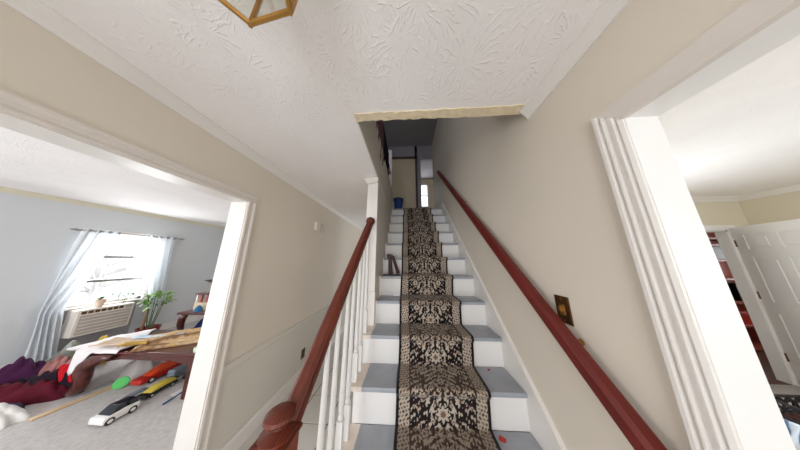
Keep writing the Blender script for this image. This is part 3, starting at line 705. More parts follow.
# plants
leafm = mat('plant_leaf_green', rgb(112, 150, 66), 0.45, var=0.3, scale=20)
leafd = mat('plant_leaf_dark', rgb(58, 88, 52), 0.45, var=0.3, scale=20)
stemm = mat('plant_stem_green', rgb(96, 108, 62), 0.6)
def leaf_mesh(L, W, m):
    def f(u, v):
        wv = W * math.sin(math.pi * min(1, u * 0.94 + 0.03)) ** 0.8; a = v * 2 - 1
        return Vector((L * u, a * wv, 0.22 * L * math.sin(u * 2.4) - 0.25 * L * u * u + 0.25 * wv * abs(a)))
    return B().grid(f, 6, 4).mesh('leaf', m, smooth=True)
LM = leaf_mesh(0.15, 0.034, leafm); LD = leaf_mesh(0.12, 0.030, leafd)
def leaf(mesh, loc, rz_, ry, parent, sc=1.0):
    o = inst(mesh, 'leaf', loc, parent); o.rotation_euler = (0, ry, rz_); o.scale = (sc, sc, sc); return o
pt = empty('tall_houseplant', (XW + 0.42, 3.05, 0), 'tall leafy green houseplant in a dark red pot before the right curtain', 'plant')
px, py = XW + 0.42, 3.05
B().lathe([(0.07, 0), (0.10, 0.05), (0.13, 0.20), (0.14, 0.24), (0.12, 0.24), (0.11, 0.2)], (px, py, 0), 20).build('pot', mat('dark_red_glaze', rgb(110, 18, 26), 0.25), pt, smooth='auto')
rr = random.Random(5)
for i in range(7):
    a = rr.uniform(0, 6.28); hx, hy = 0.08 * math.cos(a) + 0.02, 0.13 * math.sin(a) - 0.0
    h = rr.uniform(0.68, 0.86); tip = Vector((px + hx, py + hy, h))
    B().tube([(px + hx * 0.3, py + hy * 0.2, 0.2), (px + hx * 0.5, py + hy * 0.6, 0.5), tip], [0.008, 0.006, 0.004], 6).build('stem', stemm, pt)
    for k in range(7):
        t = rr.uniform(0.0, 0.20); leaf(LM if rr.random() < 0.75 else LD, tip - Vector((0, 0, t)), rr.uniform(0, 6.28), rr.uniform(-0.7, 0.4), pt, rr.uniform(0.65, 1.1))
B().tube([(px - 0.04, py - 0.06, 0.12), (px - 0.06, py - 0.04, 0.55)], 0.02, 8).build('cane', mat('brown_cane', rgb(140, 108, 84), 0.7), pt)
sp = empty('small_potted_plant', (XW + 0.10, 2.60, 0.69), 'small pale clay pot with a sprout on top of the air conditioner', 'plant')
B().lathe([(0.040, 0), (0.056, 0.10), (0.060, 0.10), (0.060, 0.12), (0.050, 0.12), (0.048, 0.10)], (XW + 0.12, 2.60, 0.69), 18).build('pot', mat('pale_clay', rgb(214, 190, 172), 0.7), sp, smooth='auto')
for i in range(6): leaf(LD, (XW + 0.12, 2.60, 0.79), i * 1.05, -0.9 + 0.2 * (i % 2), sp, 0.75)
vp = empty('trailing_plant', (XW + 0.12, 2.86, 0.69), 'dark-leaved cutting in a small glass beside the clay pot', 'plant')
B().lathe([(0.026, 0), (0.030, 0.09), (0.027, 0.09), (0.024, 0.006)], (XW + 0.12, 2.84, 0.69), 16).build('jar', 'lantern_glass', vp, smooth='auto')
for i in range(5):
    a = i * 1.3; tip = Vector((XW + 0.12 + 0.04 * math.cos(a), 2.84 + 0.10 * math.sin(a), 0.86 + 0.03 * (i % 3)))
    B().tube([(XW + 0.12, 2.84, 0.70), (XW + 0.12, 2.84, 0.80), tip], 0.003, 5).build('stem', stemm, vp)
    leaf(LD, tip, a, 0.2, vp, 0.9); leaf(LD, tip - Vector((0, 0, 0.03)), a + 2, 0.0, vp, 0.8)
# pale tree outside
tr = empty('bare_tree', (-9.5, 4.6, -0.5), 'bare pale branches of a tree outside the living room window', 'tree')
tb = B(); rr = random.Random(11)
tb.tube([(-9.5, 4.6, -0.6), (-9.4, 4.7, 0.8), (-9.6, 4.6, 2.2), (-9.5, 4.8, 4.0)], [0.12, 0.10, 0.08, 0.04], 8)
for i in range(22):
    z = rr.uniform(0.2, 3.6); a = rr.uniform(0, 6.28); L = rr.uniform(0.6, 1.6)
    p0 = Vector((-9.5, 4.65, z)); p1 = p0 + Vector((math.cos(a) * L * 0.5, math.sin(a) * L, rr.uniform(0.2, 0.7))); p2 = p1 + Vector((rr.uniform(-.3, .3), math.sin(a) * 0.5, rr.uniform(0, 0.5)))
    tb.tube([p0, (p0 + p1) / 2 + Vector((0, 0, 0.08)), p1, p2], [0.035, 0.028, 0.018, 0.008], 5)
tb.build('branches', mat('pale_bark', rgb(196, 190, 186), 0.9), tr)
struct(B().box(-40, XW - 0.14, -30, 40, -0.8, -0.7).build('ground_outside', mat('pale_winter_lawn', rgb(216, 216, 212), 0.95)))

# ------------------------------------------------------------------ coffee table and cloths
TX0, TX1, TY0, TY1, TZ = -3.80, -2.36, 1.93, 2.52, 0.42
ct = empty('coffee_table', ((TX0 + TX1) / 2, (TY0 + TY1) / 2, 0), 'dark cherry coffee table with thick curved cabriole legs', 'coffee table')
B().box(TX0, TX1, TY0, TY1, TZ - 0.032, TZ).build('table_top', 'cherry', ct, bevel=0.012, seg=3)
B().prism([(TX0 + .06, TZ - .032), (TX1 - .06, TZ - .032), (TX1 - .06, TZ - .13), (TX1 - .3, TZ - .09), (TX0 + .5, TZ - .09), (TX0 + .06, TZ - .15)], 'y', TY0 + 0.03, TY0 + 0.05).build('apron', 'cherry', ct)
B().prism([(TX0 + .06, TZ - .032), (TX1 - .06, TZ - .032), (TX1 - .06, TZ - .13), (TX1 - .3, TZ - .09), (TX0 + .5, TZ - .09), (TX0 + .06, TZ - .15)], 'y', TY1 - 0.05, TY1 - 0.03).build('apron', 'cherry', ct)
for sx, sy in ((0, 0), (1, 0), (0, 1), (1, 1)):
    ly = TY0 - 0.015 if sy == 0 else TY1 - 0.03
    if sx == 0: pp = [(-3.33, .372, .030), (-3.42, .372, .040), (-3.52, .345, .060), (-3.575, .30, .066), (-3.585, .24, .062), (-3.56, .18, .054), (-3.565, .12, .050), (-3.60, .075, .050), (-3.655, .054, .046), (-3.70, .046, .034)]
    elif False: pp = [(-2.62, .372, .020), (-2.53, .372, .030), (-2.46, .345, .042), (-2.425, .30, .045), (-2.42, .24, .040), (-2.43, .18, .034), (-2.425, .12, .032), (-2.415, .075, .032), (-2.395, .045, .032), (-2.37, .036, .026)]
    if sx == 1:
        B().box(-2.425, -2.375, ly + (0.015 if sy == 0 else -0.055), ly + (0.055 if sy == 0 else -0.015), 0, TZ - 0.032).build('leg', 'cherry', ct, bevel=0.006); continue
    b = B().tube([(x, ly - (0.02 if sy == 0 else -0.02) * math.sin((0.40 - z) * 8), z) for x, z, r in pp], [r for x, z, r in pp], 12)
    b.build('leg', 'cherry', ct, smooth=True)
def hN(x, y, seed=0.0): return (math.sin(x * 9.1 + y * 4.3 + seed) + math.sin(x * 4.2 - y * 11.7 + seed * 2.1) + 0.6 * math.sin(x * 21 + y * 17 + seed * 3)) / 2.6
def white_f(u, v):
    t = v; xr = -3.28 - 0.5 * (1 - min(1, t * 1.25)); x = -4.30 + (xr + 4.30) * u
    yb = 2.50; ye = 1.915; Ltop = yb - ye
    drop = max(0.015, 0.25 - 1.4 * abs(x + 3.76))
    if x < TX0 - 0.02: drop = 0.02
    d = t * (Ltop + drop)
    z = TZ + 0.016 + 0.014 * (1 + hN(x, d, 1.0))
    if x < TX0: z -= 0.10 * min(1, (TX0 - x) / 0.4)
    if d <= Ltop: y = yb - d * (1 if x > TX0 else max(0.7, 1 - 1.2 * (TX0 - x)))
    else: y = (ye - 0.012 - 0.01 * abs(hN(x * 2, d))) if x > TX0 else yb - Ltop * max(0.7, 1 - 1.2 * (TX0 - x)); z = (TZ + 0.012 - (d - Ltop)) if x > TX0 else z - (d - Ltop)
    lim = 1 - 0.3 * max(0, (TX0 + 0.1 - x)) / 0.6
    return Vector((x, y, z))
o = B().grid(white_f, 44, 34).build('white_cloth', cloth('white_cotton', 228, 222, 222, 0.05), smooth=True, base=True); o.modifiers.new('t', 'SOLIDIFY').thickness = 0.006
tag(o, 'rumpled white cloth spread over the left end of the coffee table', 'cloth')
# beige inner patch (folded garment) on the white cloth
def patch_f(cx, cy, a, L, W, z0, amp, nf, seed):
    ca, sa = math.cos(a), math.sin(a)
    def f(u, v):
        l = (u - 0.5) * L; q = (v - 0.5) * W * (1 - 0.25 * math.sin(u * 3))
        x, y = cx + ca * l - sa * q, cy + sa * l + ca * q
        return Vector((x, y, z0 + amp * (1 + math.sin(v * nf * 6.283 + 1.3 * math.sin(u * 4 + seed))) + 0.01 * (1 + hN(x, y, seed))))
    return f
o = B().grid(patch_f(-3.42, 2.04, 0.35, 0.42, 0.22, TZ + 0.05, 0.008, 2, 2.0), 20, 14).build('beige_shirt', cloth('beige_cotton', 206, 182, 160), smooth=True, base=True); o.modifiers.new('t', 'SOLIDIFY').thickness = 0.008
tag(o, 'crumpled beige shirt lying on the white cloth', 'clothing')
o = B().grid(patch_f(-3.16, 2.13, 0.2, 0.46, 0.10, TZ + 0.072, 0.006, 1, 4.0), 16, 8).build('light_blue_towel', cloth('pale_blue_terry', 196, 214, 226), smooth=True, base=True); o.modifiers.new('t', 'SOLIDIFY').thickness = 0.008
tag(o, 'narrow pale blue towel lying between the white and tan cloths', 'towel')
def striped_shaded_fabric():
    m = NT('tan_striped_shaded_fabric'); tc = m.add('ShaderNodeTexCoord'); mp = m.add('ShaderNodeMapping'); mp.inputs['Rotation'].default_value = (0, 0, R(-30.5))
    m.link(tc.outputs['Object'], mp.inputs[0])
    wv = m.add('ShaderNodeTexWave'); wv.bands_direction = 'Y'; wv.inputs['Scale'].default_value = 4.2; wv.inputs['Distortion'].default_value = 2.2; wv.inputs['Detail'].default_value = 3; wv.inputs['Detail Scale'].default_value = 2.5
    m.link(mp.outputs[0], wv.inputs['Vector'])
    m.link(m.ramp(wv.outputs['Fac'], [(0.0, rgb(112, 84, 62)), (0.22, rgb(166, 132, 98)), (0.5, rgb(194, 168, 136)), (0.72, rgb(182, 146, 84)), (1.0, rgb(206, 186, 160))]), m.b.inputs['Base Color'])  # stripes along the folds; dark bands paint in the shade between them
    m.b.inputs['Roughness'].default_value = 0.85; m.b.inputs['Specular IOR Level'].default_value = 0.15
    m.bump(m.noise(30, mp.outputs[0]).outputs[0], 0.3, 0.006); return m.m
tanm = striped_shaded_fabric()
def tan_f(u, v):
    A = Vector((-3.24, 2.06)); D = Vector((-2.56, 2.46)); d = D - A; n_ = Vector((-d.y, d.x)).normalized()
    wd = 0.36 + 0.10 * u
    p = A + d * u + n_ * (v - 0.5) * wd
    e = math.sin(math.pi * v) ** 0.4
    z = TZ + 0.004 + e * (0.065 + 0.042 * math.sin(v * 4 * 6.283 + 1.5 * math.sin(u * 3)) + 0.01 * hN(p.x * 2, p.y * 2)) 
    if u < 0.05: z = TZ + 0.004 + (z - TZ - 0.004) * max(0.0, u / 0.05)
    return Vector((p.x, min(max(p.y, 1.90), 2.56), z))
o = B().grid(tan_f, 46, 60).build('tan_fabric', tanm, smooth=True, base=True); o.modifiers.new('t', 'SOLIDIFY').thickness = 0.006
tag(o, 'folded tan and gold striped fabric with painted fold shading, heaped along the coffee table', 'cloth')
gold = cloth('gold_trim_fabric', 186, 152, 78)
o = B().grid(patch_f(-3.22, 2.00, 0.55, 0.20, 0.13, TZ + 0.035, 0.014, 2, 6.0), 16, 12).build('gold_cloth_end', gold, smooth=True, base=True); o.modifiers.new('t', 'SOLIDIFY').thickness = 0.008
tag(o, 'yellow gold cloth bunched at the front edge of the coffee table', 'cloth')
tag(B().lathe([(0.03, 0), (0.034, 0.03), (0.030, 0.045)], (-2.43, 1.99, TZ), 14).build('small_cup', mat('pale_green_plastic', rgb(196, 222, 196), 0.5), smooth='auto', base=True), 'small pale green cup on the corner of the coffee table', 'cup')

# ------------------------------------------------------------------ heap of clothes on the floor, left
def heap(name, cx, cy, rx, ry, h, m, label, cat, seed, rot=0.0, z0=0.0, group=None, fold=0.22):
    rr = random.Random(seed); ph = [rr.uniform(0, 6.28) for _ in range(5)]
    b = B(); nr, na = 26, 84; ca, sa = math.cos(rot), math.sin(rot)
    def P(t, a):
        rad = 1 + 0.10 * math.sin(3 * a + ph[0]) + 0.06 * math.sin(7 * a + ph[1])
        hh = math.cos(t * math.pi / 2) ** 0.6
        x, y = rx * rad * t * math.cos(a), ry * rad * t * math.sin(a)
        z = h / (1 + 1.3 * fold) * hh * (1 + fold * math.sin(x * 17 + 2.5 * math.sin(y * 11 + ph[2]) + ph[3]) + fold * 0.7 * math.sin(y * 25 + 3 * math.sin(x * 8 + ph[4])) + fold * 0.8 * abs(math.sin(x * 31 + y * 14 + 2 * math.sin(y * 19 + ph[1]))))
        return Vector((cx + ca * x - sa * y, cy + sa * x + ca * y, z0 + max(z, 0.0)))
    top = b.bm.verts.new(P(0, 0)); prev = None
    for i in range(1, nr + 1):
        ring = [b.bm.verts.new(P(i / nr, 2 * math.pi * k / na)) for k in range(na)]
        for k in range(na):
            if prev is None: b.bm.faces.new((top, ring[k], ring[(k+1) % na]))
            else: b.bm.faces.new((prev[k], ring[k], ring[(k+1) % na], prev[(k+1) % na]))
        prev = ring
    b.bm.faces.new(prev[::-1])
    return tag(b.build(name, m, smooth='auto', base=True), label, cat, group)
G = 'clothes heaped on the carpet'
heap('black_trousers', -4.06, 1.90, 0.36, 0.07, 0.235, cloth('black_cotton', 34, 24, 34), 'black trousers across the clothes heap below the bright red shirt', 'clothing', 31, 0.15, group=G)
heap('maroon_blanket', -4.08, 1.85, 0.40, 0.13, 0.19, cloth('maroon_fleece', 84, 22, 36), 'dark maroon blanket heaped on the carpet left of the table leg', 'blanket', 1, 0.2, group=G)
heap('purple_jacket', -4.62, 2.00, 0.36, 0.17, 0.31, cloth('plum_jacket', 62, 26, 58), 'dark plum jacket on top of the clothes heap', 'clothing', 2, 0.3, group=G)
heap('red_shirt', -3.96, 1.97, 0.22, 0.10, 0.30, cloth('bright_red_jersey', 182, 26, 34), 'bright red shirt on the heap beside the table leg', 'clothing', 3, 0.1, group=G)
heap('red_shirt', -4.42, 1.76, 0.22, 0.10, 0.16, cloth('scarlet_jersey', 204, 30, 42), 'scarlet shirt at the front left of the heap', 'clothing', 4, 0.1, group=G)
heap('navy_trousers', -4.06, 1.70, 0.28, 0.08, 0.10, cloth('slate_navy_denim', 66, 64, 84), 'slate navy trousers between the red shirt and the white bag', 'clothing', 5, 0.1, group=G)
heap('white_bag', -3.84, 1.59, 0.32, 0.11, 0.14, cloth('white_plastic_bag', 224, 222, 218, 0.1), 'crumpled white bag on the carpet at the left picture edge', 'bag', 6, 0.12, fold=0.10)
heap('patterned_scarf', -4.20, 2.06, 0.24, 0.08, 0.335, cloth('rose_brown_print', 150, 104, 100, 0.6), 'rose and brown patterned scarf behind the red shirt', 'scarf', 7, 0.0, group=G, fold=0.22)
heap('yellow_plush', -4.46, 2.42, 0.12, 0.10, 0.37, cloth('mustard_plush', 190, 164, 84), 'mustard yellow soft toy behind the clothes heap', 'toy', 8, fold=0.08)
heap('grey_laundry', -4.80, 2.34, 0.15, 0.14, 0.28, cloth('grey_green_mix', 150, 156, 146, 0.4), 'grey green laundry at the foot of the left curtain', 'clothing', 9, group=G)
heap('grey_duffel', -3.50, 2.27, 0.20, 0.14, 0.20, cloth('grey_bag_fabric', 176, 168, 164), 'light grey duffel bag under the coffee table', 'bag', 10, 0.1, fold=0.05)
tag(B().box(-0.34, 0.34, -0.022, 0.022, 0, 0.012).build('wood_strip', mat('pale_pine', rgb(206, 176, 136), 0.6), bevel=0.002), 'flat pale wooden strip on the carpet before the table leg', 'wood strip')
o = bpy.data.objects['wood_strip']; o.location = (-3.46, 1.86, 0); o.rotation_euler = (0, 0, R(83)); o.scale = (0.62, 1.4, 1)

# ------------------------------------------------------------------ toys
def toy_car(name, loc, head, L, W, H, body, cabin, label, wheelm='black', spoiler=False, hubm='white_cool'):
    root = empty(name, loc, label, 'toy car', 'toy cars on the carpet')
    M = Matrix.Translation(loc) @ Matrix.Rotation(head, 4, 'Z')
    r = H * 0.23
    prof = [(-.5*L, .22*H), (-.5*L, .55*H), (-.44*L, .62*H), (-.1*L, .66*H), (.30*L, .60*H), (.47*L, .56*H), (.5*L, .46*H), (.5*L, .18*H), (-.47*L, .16*H)]
    B().prism(prof, 'y', -W/2, W/2, M).build('body', body, root, smooth='auto', bevel=W*0.07, seg=3)
    b = B(); lo = [(-.46*L, .60*H), (.27*L, .60*H)]; 
    v0 = [(-.48*L, -W*.45, .58*H), (.36*L, -W*.45, .56*H), (.36*L, W*.45, .56*H), (-.48*L, W*.45, .58*H)]; v1 = [(-.41*L, -W*.35, H), (.12*L, -W*.36, H), (.12*L, W*.36, H), (-.41*L, W*.35, H)]
    A = [b.bm.verts.new(M @ Vector(v)) for v in v0]; D = [b.bm.verts.new(M @ Vector(v)) for v in v1]
    for i in range(4): b.bm.faces.new((A[i], A[(i+1) % 4], D[(i+1) % 4], D[i]))
    b.bm.faces.new(A[::-1]); b.bm.faces.new(D)
    b.build('cabin', cabin, root, smooth='auto', bevel=W*0.05, seg=2)
    for sx in (-.31, .31):
        for sy in (-1, 1):
            Mw = M @ Matrix.Translation((sx*L, sy*W*0.44, r)) @ Matrix.Rotation(R(90), 4, 'X')
            wl = B().lathe([(r*.6, -W*.07), (r, -W*.06), (r, W*.06), (r*.6, W*.07)], n=16, M=Mw).build('wheel', wheelm, root, smooth='auto')
            B().lathe([(r*.55, -W*.085), (r*.55, W*.085)], n=10, M=Mw).build('hub', hubm, wl)
    for sy in (-1, 1): B().box(.455*L, .485*L, sy*W*.36 - W*.07, sy*W*.36 + W*.07, .36*H, .45*H, M).build('headlight', 'steel', root)
    if spoiler: B().box(-.5*L, -.42*L, -W*.5, W*.5, .82*H, .87*H, M).box(-.48*L, -.45*L, -W*.3, -W*.25, .6*H, .84*H, M).box(-.48*L, -.45*L, W*.25, W*.3, .6*H, .84*H, M).build('spoiler', body, root)
redp = mat('red_toy_plastic', rgb(176, 36, 26), 0.3); orp = mat('orange_red_plastic', rgb(206, 70, 34), 0.3)
yel = mat('yellow_toy_plastic', rgb(206, 184, 70), 0.35); greyp = mat('grey_toy_plastic', rgb(120, 126, 136), 0.4)
toy_car('toy_car', (-2.765, 1.715, 0), R(-92), 0.195, 0.155, 0.118, 'white_cool', 'dark_glass', 'white toy car with dark glass roof in front on the carpet', 'black')
toy_car('toy_car', (-2.96, 1.93, 0), R(-95), 0.17, 0.085, 0.05, 'white_cool', greyp, 'small white toy car behind the big white toy car')
toy_car('toy_car', (-2.83, 2.02, 0), R(-86), 0.26, 0.11, 0.075, 'black', yel, 'black and yellow toy car behind the white toy car', spoiler=True)
toy_car('toy_car', (-2.74, 2.32, 0), R(-84), 0.26, 0.12, 0.09, 'black', greyp, 'black toy car with grey roof under the coffee table')
toy_car('toy_truck', (-3.17, 2.28, 0), R(-91), 0.46, 0.14, 0.13, redp, orp, 'long red toy truck under the coffee table')
tag(B().box(-0.17, 0.17, -0.05, 0.05, 0, 0.10).build('toy_case', greyp, bevel=0.012), 'grey plastic toy case under the coffee table', 'toy')
o = bpy.data.objects['toy_case']; o.location = (-2.95, 2.36, 0); o.rotation_euler = (0, 0, R(88))
tag(B().lathe([(0.02, 0.0), (0.07, 0.03), (0.085, 0.08), (0.07, 0.13), (0.02, 0.16)], (-3.06, 2.62, 0), 18).build('blue_ball', mat('pale_blue_rubber', rgb(120, 146, 188), 0.5), smooth=True, base=True), 'pale blue rubber ball behind the red toy truck', 'ball')
g_ = mat('bright_green_plastic', rgb(84, 196, 96), 0.4)
tag(B().lathe([(0.002, -0.012), (0.060, -0.012), (0.066, -0.006), (0.066, 0.006), (0.060, 0.012), (0.002, 0.012)], n=24, M=Matrix.Translation((-3.33, 2.04, 0.055)) @ Matrix.Scale(0.82, 4) @ Matrix.Rotation(R(-36), 4, 'Z') @ Matrix.Rotation(R(76), 4, 'Y')).build('green_lid', g_, smooth='auto', base=True), 'bright green round lid standing against the grey bag', 'lid')
tag(B().tube([(-2.505, 1.86, 0.008), (-2.53, 2.06, 0.008)], 0.008, 8).build('blue_pen', mat('blue_pen_plastic', rgb(46, 84, 140), 0.4), base=True), 'long blue pen lying on the carpet by the doorway', 'pen')
tag(B().prism([(-2.62, 1.98), (-2.50, 1.96), (-2.47, 2.12), (-2.60, 2.14)], 'z', 0, 0.003).build('paper_sheet', mat('white_paper', rgb(222, 220, 216), 0.8), base=True), 'white paper sheet on the carpet under the table end', 'paper')

# ------------------------------------------------------------------ end table behind
et = empty('end_table', (-3.80, 3.15, 0), 'dark cherry end table with bowed sides behind the coffee table', 'end table')
B().prism([(-4.06 + .5 * (1 - math.cos(t)) * 0.02, 0) for t in (0,)] + [(-4.06, 2.90), (-3.50, 2.90), (-3.50, 3.40), (-4.06, 3.40)], 'z', 0.50, 0.54).build('top', 'cherry', et, bevel=0.008) if False else B().box(-4.07, -3.45, 2.88, 3.42, 0.505, 0.54).build('top', 'cherry', et, bevel=0.010)
for x, o_ in ((-3.98, -1), (-3.54, 1)):
    for y in (2.95, 3.35):
        B().tube([(x, y, 0.51), (x + o_ * 0.05, y, 0.42), (x + o_ * 0.055, y, 0.33), (x + o_ * 0.01, y, 0.2), (x, y, 0.1), (x + o_ * 0.03, y, 0.012)], [0.04, 0.048, 0.045, 0.03, 0.024, 0.03], 10).build('leg', 'cherry', et, smooth=True)
B().box(-4.0, -3.52, 2.94, 3.36, 0.20, 0.22).build('shelf', 'cherry', et, bevel=0.004)
B().box(-3.98, -3.54, 3.34, 3.36, 0.22, 0.505).build('back_panel', 'cherry', et)
heap('navy_bag', -3.72, 3.10, 0.16, 0.13, 0.20, cloth('navy_nylon', 40, 52, 96, 0.4), 'navy bag on the end table shelf', 'bag', 21, z0=0.22, fold=0.08)
bx = empty('picture_box', (-3.84, 3.10, 0.54), 'open wooden box on the end table', 'box')
B().box(-4.02, -3.68, 3.06, 3.22, 0.54, 0.66).build('body', mat('pale_box', rgb(206, 186, 160), 0.7), bx)
B().box(-4.03, -3.67, 3.05, 3.23, 0.80, 0.825).build('lid', 'cherry', bx)
for x in (-4.02, -3.94, -3.82, -3.71): B().box(x, x + 0.03, 3.07, 3.10, 0.66, 0.80).build('slat', 'cherry_mid' if x > -3.98 else 'white_warm', bx)
tag(heap('blue_pouch', -3.80, 2.97, 0.06, 0.05, 0.10, cloth('blue_pouch_cloth', 60, 110, 150), 'small blue pouch in front of the wooden box', 'pouch', 22, z0=0.54, fold=0.05))
dl = empty('wire_dish', (-3.86, 3.14, 0.825), 'small dark metal dish on a stem standing on the box', 'dish')
B().lathe([(0.05, 0), (0.045, 0.008), (0.008, 0.02), (0.008, 0.18), (0.05, 0.20), (0.11, 0.235), (0.105, 0.235), (0.04, 0.21)], (-3.86, 3.14, 0.825), 18).build('dish', mat('pewter', rgb(120, 106, 100), 0.4, 0.6), dl, smooth='auto')

# ------------------------------------------------------------------ dining room: doorway, open six-panel door, red shelf, corner things
struct(B().box(DX1, DX1 + 0.095, YK - 0.02, YK, 0, DZ).box(DX0 - 0.12, DX1 + 0.095, YK - 0.02, YK, DZ, DZ + 0.07).box(DX0 - 0.12, DX0, YK - 0.02, YK, 0, DZ).build('trim_15', 'white_cool', bevel=0.003))
struct(B().box(DX1 - 0.02, DX1, YK - 0.004, YK + 0.085, 0, DZ).box(DX0, DX0 + 0.02, YK - 0.004, YK + 0.085, 0, DZ).box(DX0, DX1, YK - 0.004, YK + 0.085, DZ - 0.02, DZ).build('trim_16', 'white_cool'))
dr = empty('door_1', (DX1 + 0.008, YK - 0.026, 0)); struct(dr)
ang = math.atan2(-0.885, -0.465)
Md = Matrix.Translation((DX1 + 0.008, YK - 0.026, 0)) @ Matrix.Rotation(ang, 4, 'Z')
DW, DH, DT = 0.74, 1.885, 0.035
cols = [(0.10, 0.335), (0.405, 0.64)]; rows = [(0.20, 0.80), (0.93, 1.48), (1.58, 1.77)]
sl = B()
xs = [0, 0.10, 0.335, 0.405, 0.64, DW]; zs_ = [0.012, 0.20, 0.80, 0.93, 1.48, 1.58, 1.77, DH]
for i in range(5):
    for j in range(7):
        if i in (1, 3) and j in (1, 3, 5): continue
        sl.box(xs[i], xs[i+1], 0, DT, zs_[j], zs_[j+1], Md)
bmesh.ops.remove_doubles(sl.bm, verts=sl.bm.verts, dist=1e-5)
seen = {}
for f in list(sl.bm.faces):
    key = frozenset(v.index for v in f.verts)
sl.build('slab', 'white_cool', dr)
for c in cols:
    for r_ in rows:
        pn = B().box(c[0], c[1], 0.008, DT - 0.008, r_[0], r_[1], Md).build('panel', 'white_cool', dr)
        B().prism([(c[0] + .035, r_[0] + .035), (c[1] - .035, r_[0] + .035), (c[1] - .035, r_[1] - .035), (c[0] + .035, r_[1] - .035)], 'y', 0.0015, DT - 0.0015, Md).build('raised_field', 'white_cool', pn, bevel=0.005)
for z in (0.25, 0.95, 1.62): B().tube([Md @ Vector((-0.003, -0.004, z)), Md @ Vector((-0.003, -0.004, z + 0.09))], 0.007, 8).build('hinge', 'brass_dark', dr)
B().lathe([(0.02, 0), (0.012, 0.02), (0.026, 0.035), (0.026, 0.05), (0.01, 0.06)], n=14, M=Md @ Matrix.Translation((DW - 0.06, 0, 0.95)) @ Matrix.Rotation(R(90), 4, 'X')).build('knob', 'brass', dr, smooth='auto')
sh = empty('tall_shelf', (5.6, 3.35, 0), 'tall reddish cherry shelf unit seen through the far doorway', 'shelf')
B().box(4.3, 6.6, 3.55, 3.57, 0, 2.1).build('back', 'cherry_mid', sh)
for z in (0.02, 0.35, 0.72, 1.10, 1.42, 1.70, 1.82, 2.08): B().box(4.3, 6.6, 3.22, 3.55, z, z + 0.03).build('shelf_board', 'cherry_mid', sh)
for x in (4.3, 5.45, 6.57): B().box(x, x + 0.03, 3.2, 3.57, 0, 2.11).build('upright', 'cherry', sh)
for i, (x, z, wd, h, m) in enumerate(((5.05, 1.45, 0.3, 0.22, 'black'), (5.60, 1.45, 0.3, 0.24, 'black'), (4.85, 0.75, 0.5, 0.24, 'cherry'), (5.75, 0.75, 0.4, 0.28, 'black'), (5.1, 0.38, 0.35, 0.2, redp), (5.58, 0.38, 0.35, 0.2, redp))):
    lab = ['black case on the upper shelf board, left', 'black case on the upper shelf board, right', 'dark wooden case on the middle shelf board', 'black case on the middle shelf board', 'red storage box on the low shelf board, left', 'red storage box on the low shelf board, right'][i]
    r0 = empty('storage_box', (x + wd/2, 3.37, z), lab, 'box', 'boxes on the tall shelf')
    B().box(x, x + wd, 3.26, 3.48, z, z + h - 0.03).build('body', m, r0, bevel=0.006)
    B().box(x - 0.006, x + wd + 0.006, 3.254, 3.486, z + h - 0.03, z + h).build('lid', m, r0, bevel=0.004)
# wrought iron bench with a striped cloth in the corner of the frame
ib = empty('iron_stand', (3.03, 1.40, 0), 'black scrolled iron stand at the lower right edge', 'stand')
bz = 0.40; sx0_, sx1_, sy0_, sy1_ = 2.78, 3.28, 1.10, 1.66
loop = [(sx0_, sy0_), (sx0_, sy1_), (sx1_, sy1_), (sx1_, sy0_), (sx0_, sy0_)]
for z in (bz, bz - 0.10): B().tube([(x, y, z) for x, y in loop], 0.010, 6).build('frame_ring', 'black', ib)
for x, y in loop[:4]: B().tube([(x, y, 0.0), (x, y, bz)], 0.011, 6).build('leg', 'black', ib)
for i in range(8):
    y = sy0_ + 0.035 + i * 0.07; n = 14
    B().tube([(sx0_, y + 0.034 * math.cos(t_ * 6.283 * 1.4 / n) * (1 - t_ / n * 0.5), bz - 0.05 + 0.042 * math.sin(t_ * 6.283 * 1.4 / n) * (1 - t_ / n * 0.5)) for t_ in range(n + 1)], 0.007, 5).build('scroll', 'black', ib)
for i in range(7):
    x = sx0_ + 0.04 + i * 0.07; n = 14
    for yy in (sy0_, sy1_): B().tube([(x + 0.034 * math.cos(t_ * 6.283 * 1.4 / n) * (1 - t_ / n * 0.5), yy, bz - 0.05 + 0.042 * math.sin(t_ * 6.283 * 1.4 / n) * (1 - t_ / n * 0.5)) for t_ in range(n + 1)], 0.007, 5).build('scroll', 'black', ib)
B().box(sx0_ + .01, sx1_ - .01, sy0_ + .01, sy1_ - .01, bz - 0.115, bz - 0.10).build('tray', 'cherry', ib)
def stripe_mat():
    m = NT('blue_white_striped_cloth'); wv = m.add('ShaderNodeTexWave'); wv.bands_direction = 'Y'; wv.inputs['Scale'].default_value = 5.5; wv.inputs['Distortion'].default_value = 1.0
    m.link(m.coords(), wv.inputs['Vector']); m.link(m.ramp(wv.outputs['Fac'], [(0.0, rgb(60, 92, 140)), (0.3, rgb(120, 150, 190)), (0.45, rgb(214, 226, 240)), (1.0, rgb(226, 234, 244))]), m.b.inputs['Base Color'])
    m.b.inputs['Roughness'].default_value = 0.9; return m.m
def st_f(u, v):
    return Vector((2.725 - 0.04 * math.sin(v * 3.0) + 0.018 * math.sin(u * 16 + v * 3), 1.36 + 0.30 * u + 0.03 * math.sin(v * 5), 0.01 + v * 0.30))
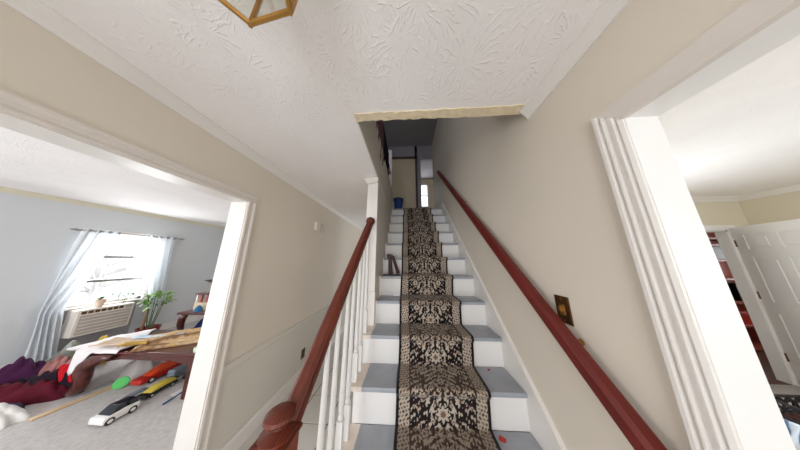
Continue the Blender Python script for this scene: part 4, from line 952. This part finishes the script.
o = B().grid(st_f, 30, 18).build('striped_cloth', stripe_mat(), smooth=True, base=True); o.modifiers.new('t', 'SOLIDIFY').thickness = 0.01
tag(o, 'blue and white striped cloth bunched beside the black iron stand', 'cloth')

# ------------------------------------------------------------------ front windows and entry door behind the viewer, added unseen windows
def front_window(name, x0, x1, z0, z1):
    r_ = struct(empty(name, ((x0 + x1) / 2, YF - 0.06, z0)))
    B().box(x0, x0 + 0.05, YF - 0.1, YF - 0.04, z0, z1).box(x1 - 0.05, x1, YF - 0.1, YF - 0.04, z0, z1).box(x0, x1, YF - 0.1, YF - 0.04, z1 - 0.05, z1).box(x0, x1, YF - 0.1, YF - 0.04, z0, z0 + 0.05).box((x0 + x1) / 2 - 0.02, (x0 + x1) / 2 + 0.02, YF - 0.1, YF - 0.04, z0, z1).build('frame', 'white', r_)
    B().box(x0 + 0.05, (x0 + x1) / 2 - 0.02, YF - 0.072, YF - 0.068, z0 + 0.05, z1 - 0.05).build('pane', 'glass', r_)
    B().box((x0 + x1) / 2 + 0.02, x1 - 0.05, YF - 0.072, YF - 0.068, z0 + 0.05, z1 - 0.05).build('pane', 'glass', r_)
def added_window(name, x0, x1, y, z0, z1):
    r_ = struct(empty(name, ((x0 + x1) / 2, y, z0)))
    B().box(x0, x0 + 0.05, y - 0.02, y + 0.03, z0, z1).box(x1 - 0.05, x1, y - 0.02, y + 0.03, z0, z1).box(x0, x1, y - 0.02, y + 0.03, z1 - 0.05, z1).box(x0, x1, y - 0.02, y + 0.03, z0, z0 + 0.05).build('frame', 'white', r_)
    B().box(x0 + 0.05, x1 - 0.05, y + 0.004, y + 0.008, z0 + 0.05, z1 - 0.05).build('pane', 'glass', r_)
added_window('added_window_5', 1.75, 3.25, YK + 0.04, 0.82, 2.02)  # unseen window, added to go with the dining fill light
added_window('added_window_6', -1.25, -0.15, 0.25, 3.2, 4.4)  # unseen window, added to go with the upstairs fill light
front_window('window_3', -4.6, -2.2, 0.6, 2.1)
front_window('window_4', 1.65, 4.15, 0.6, 2.1)
front_window('door_3', -0.8, 0.2, 0.0, 2.08)
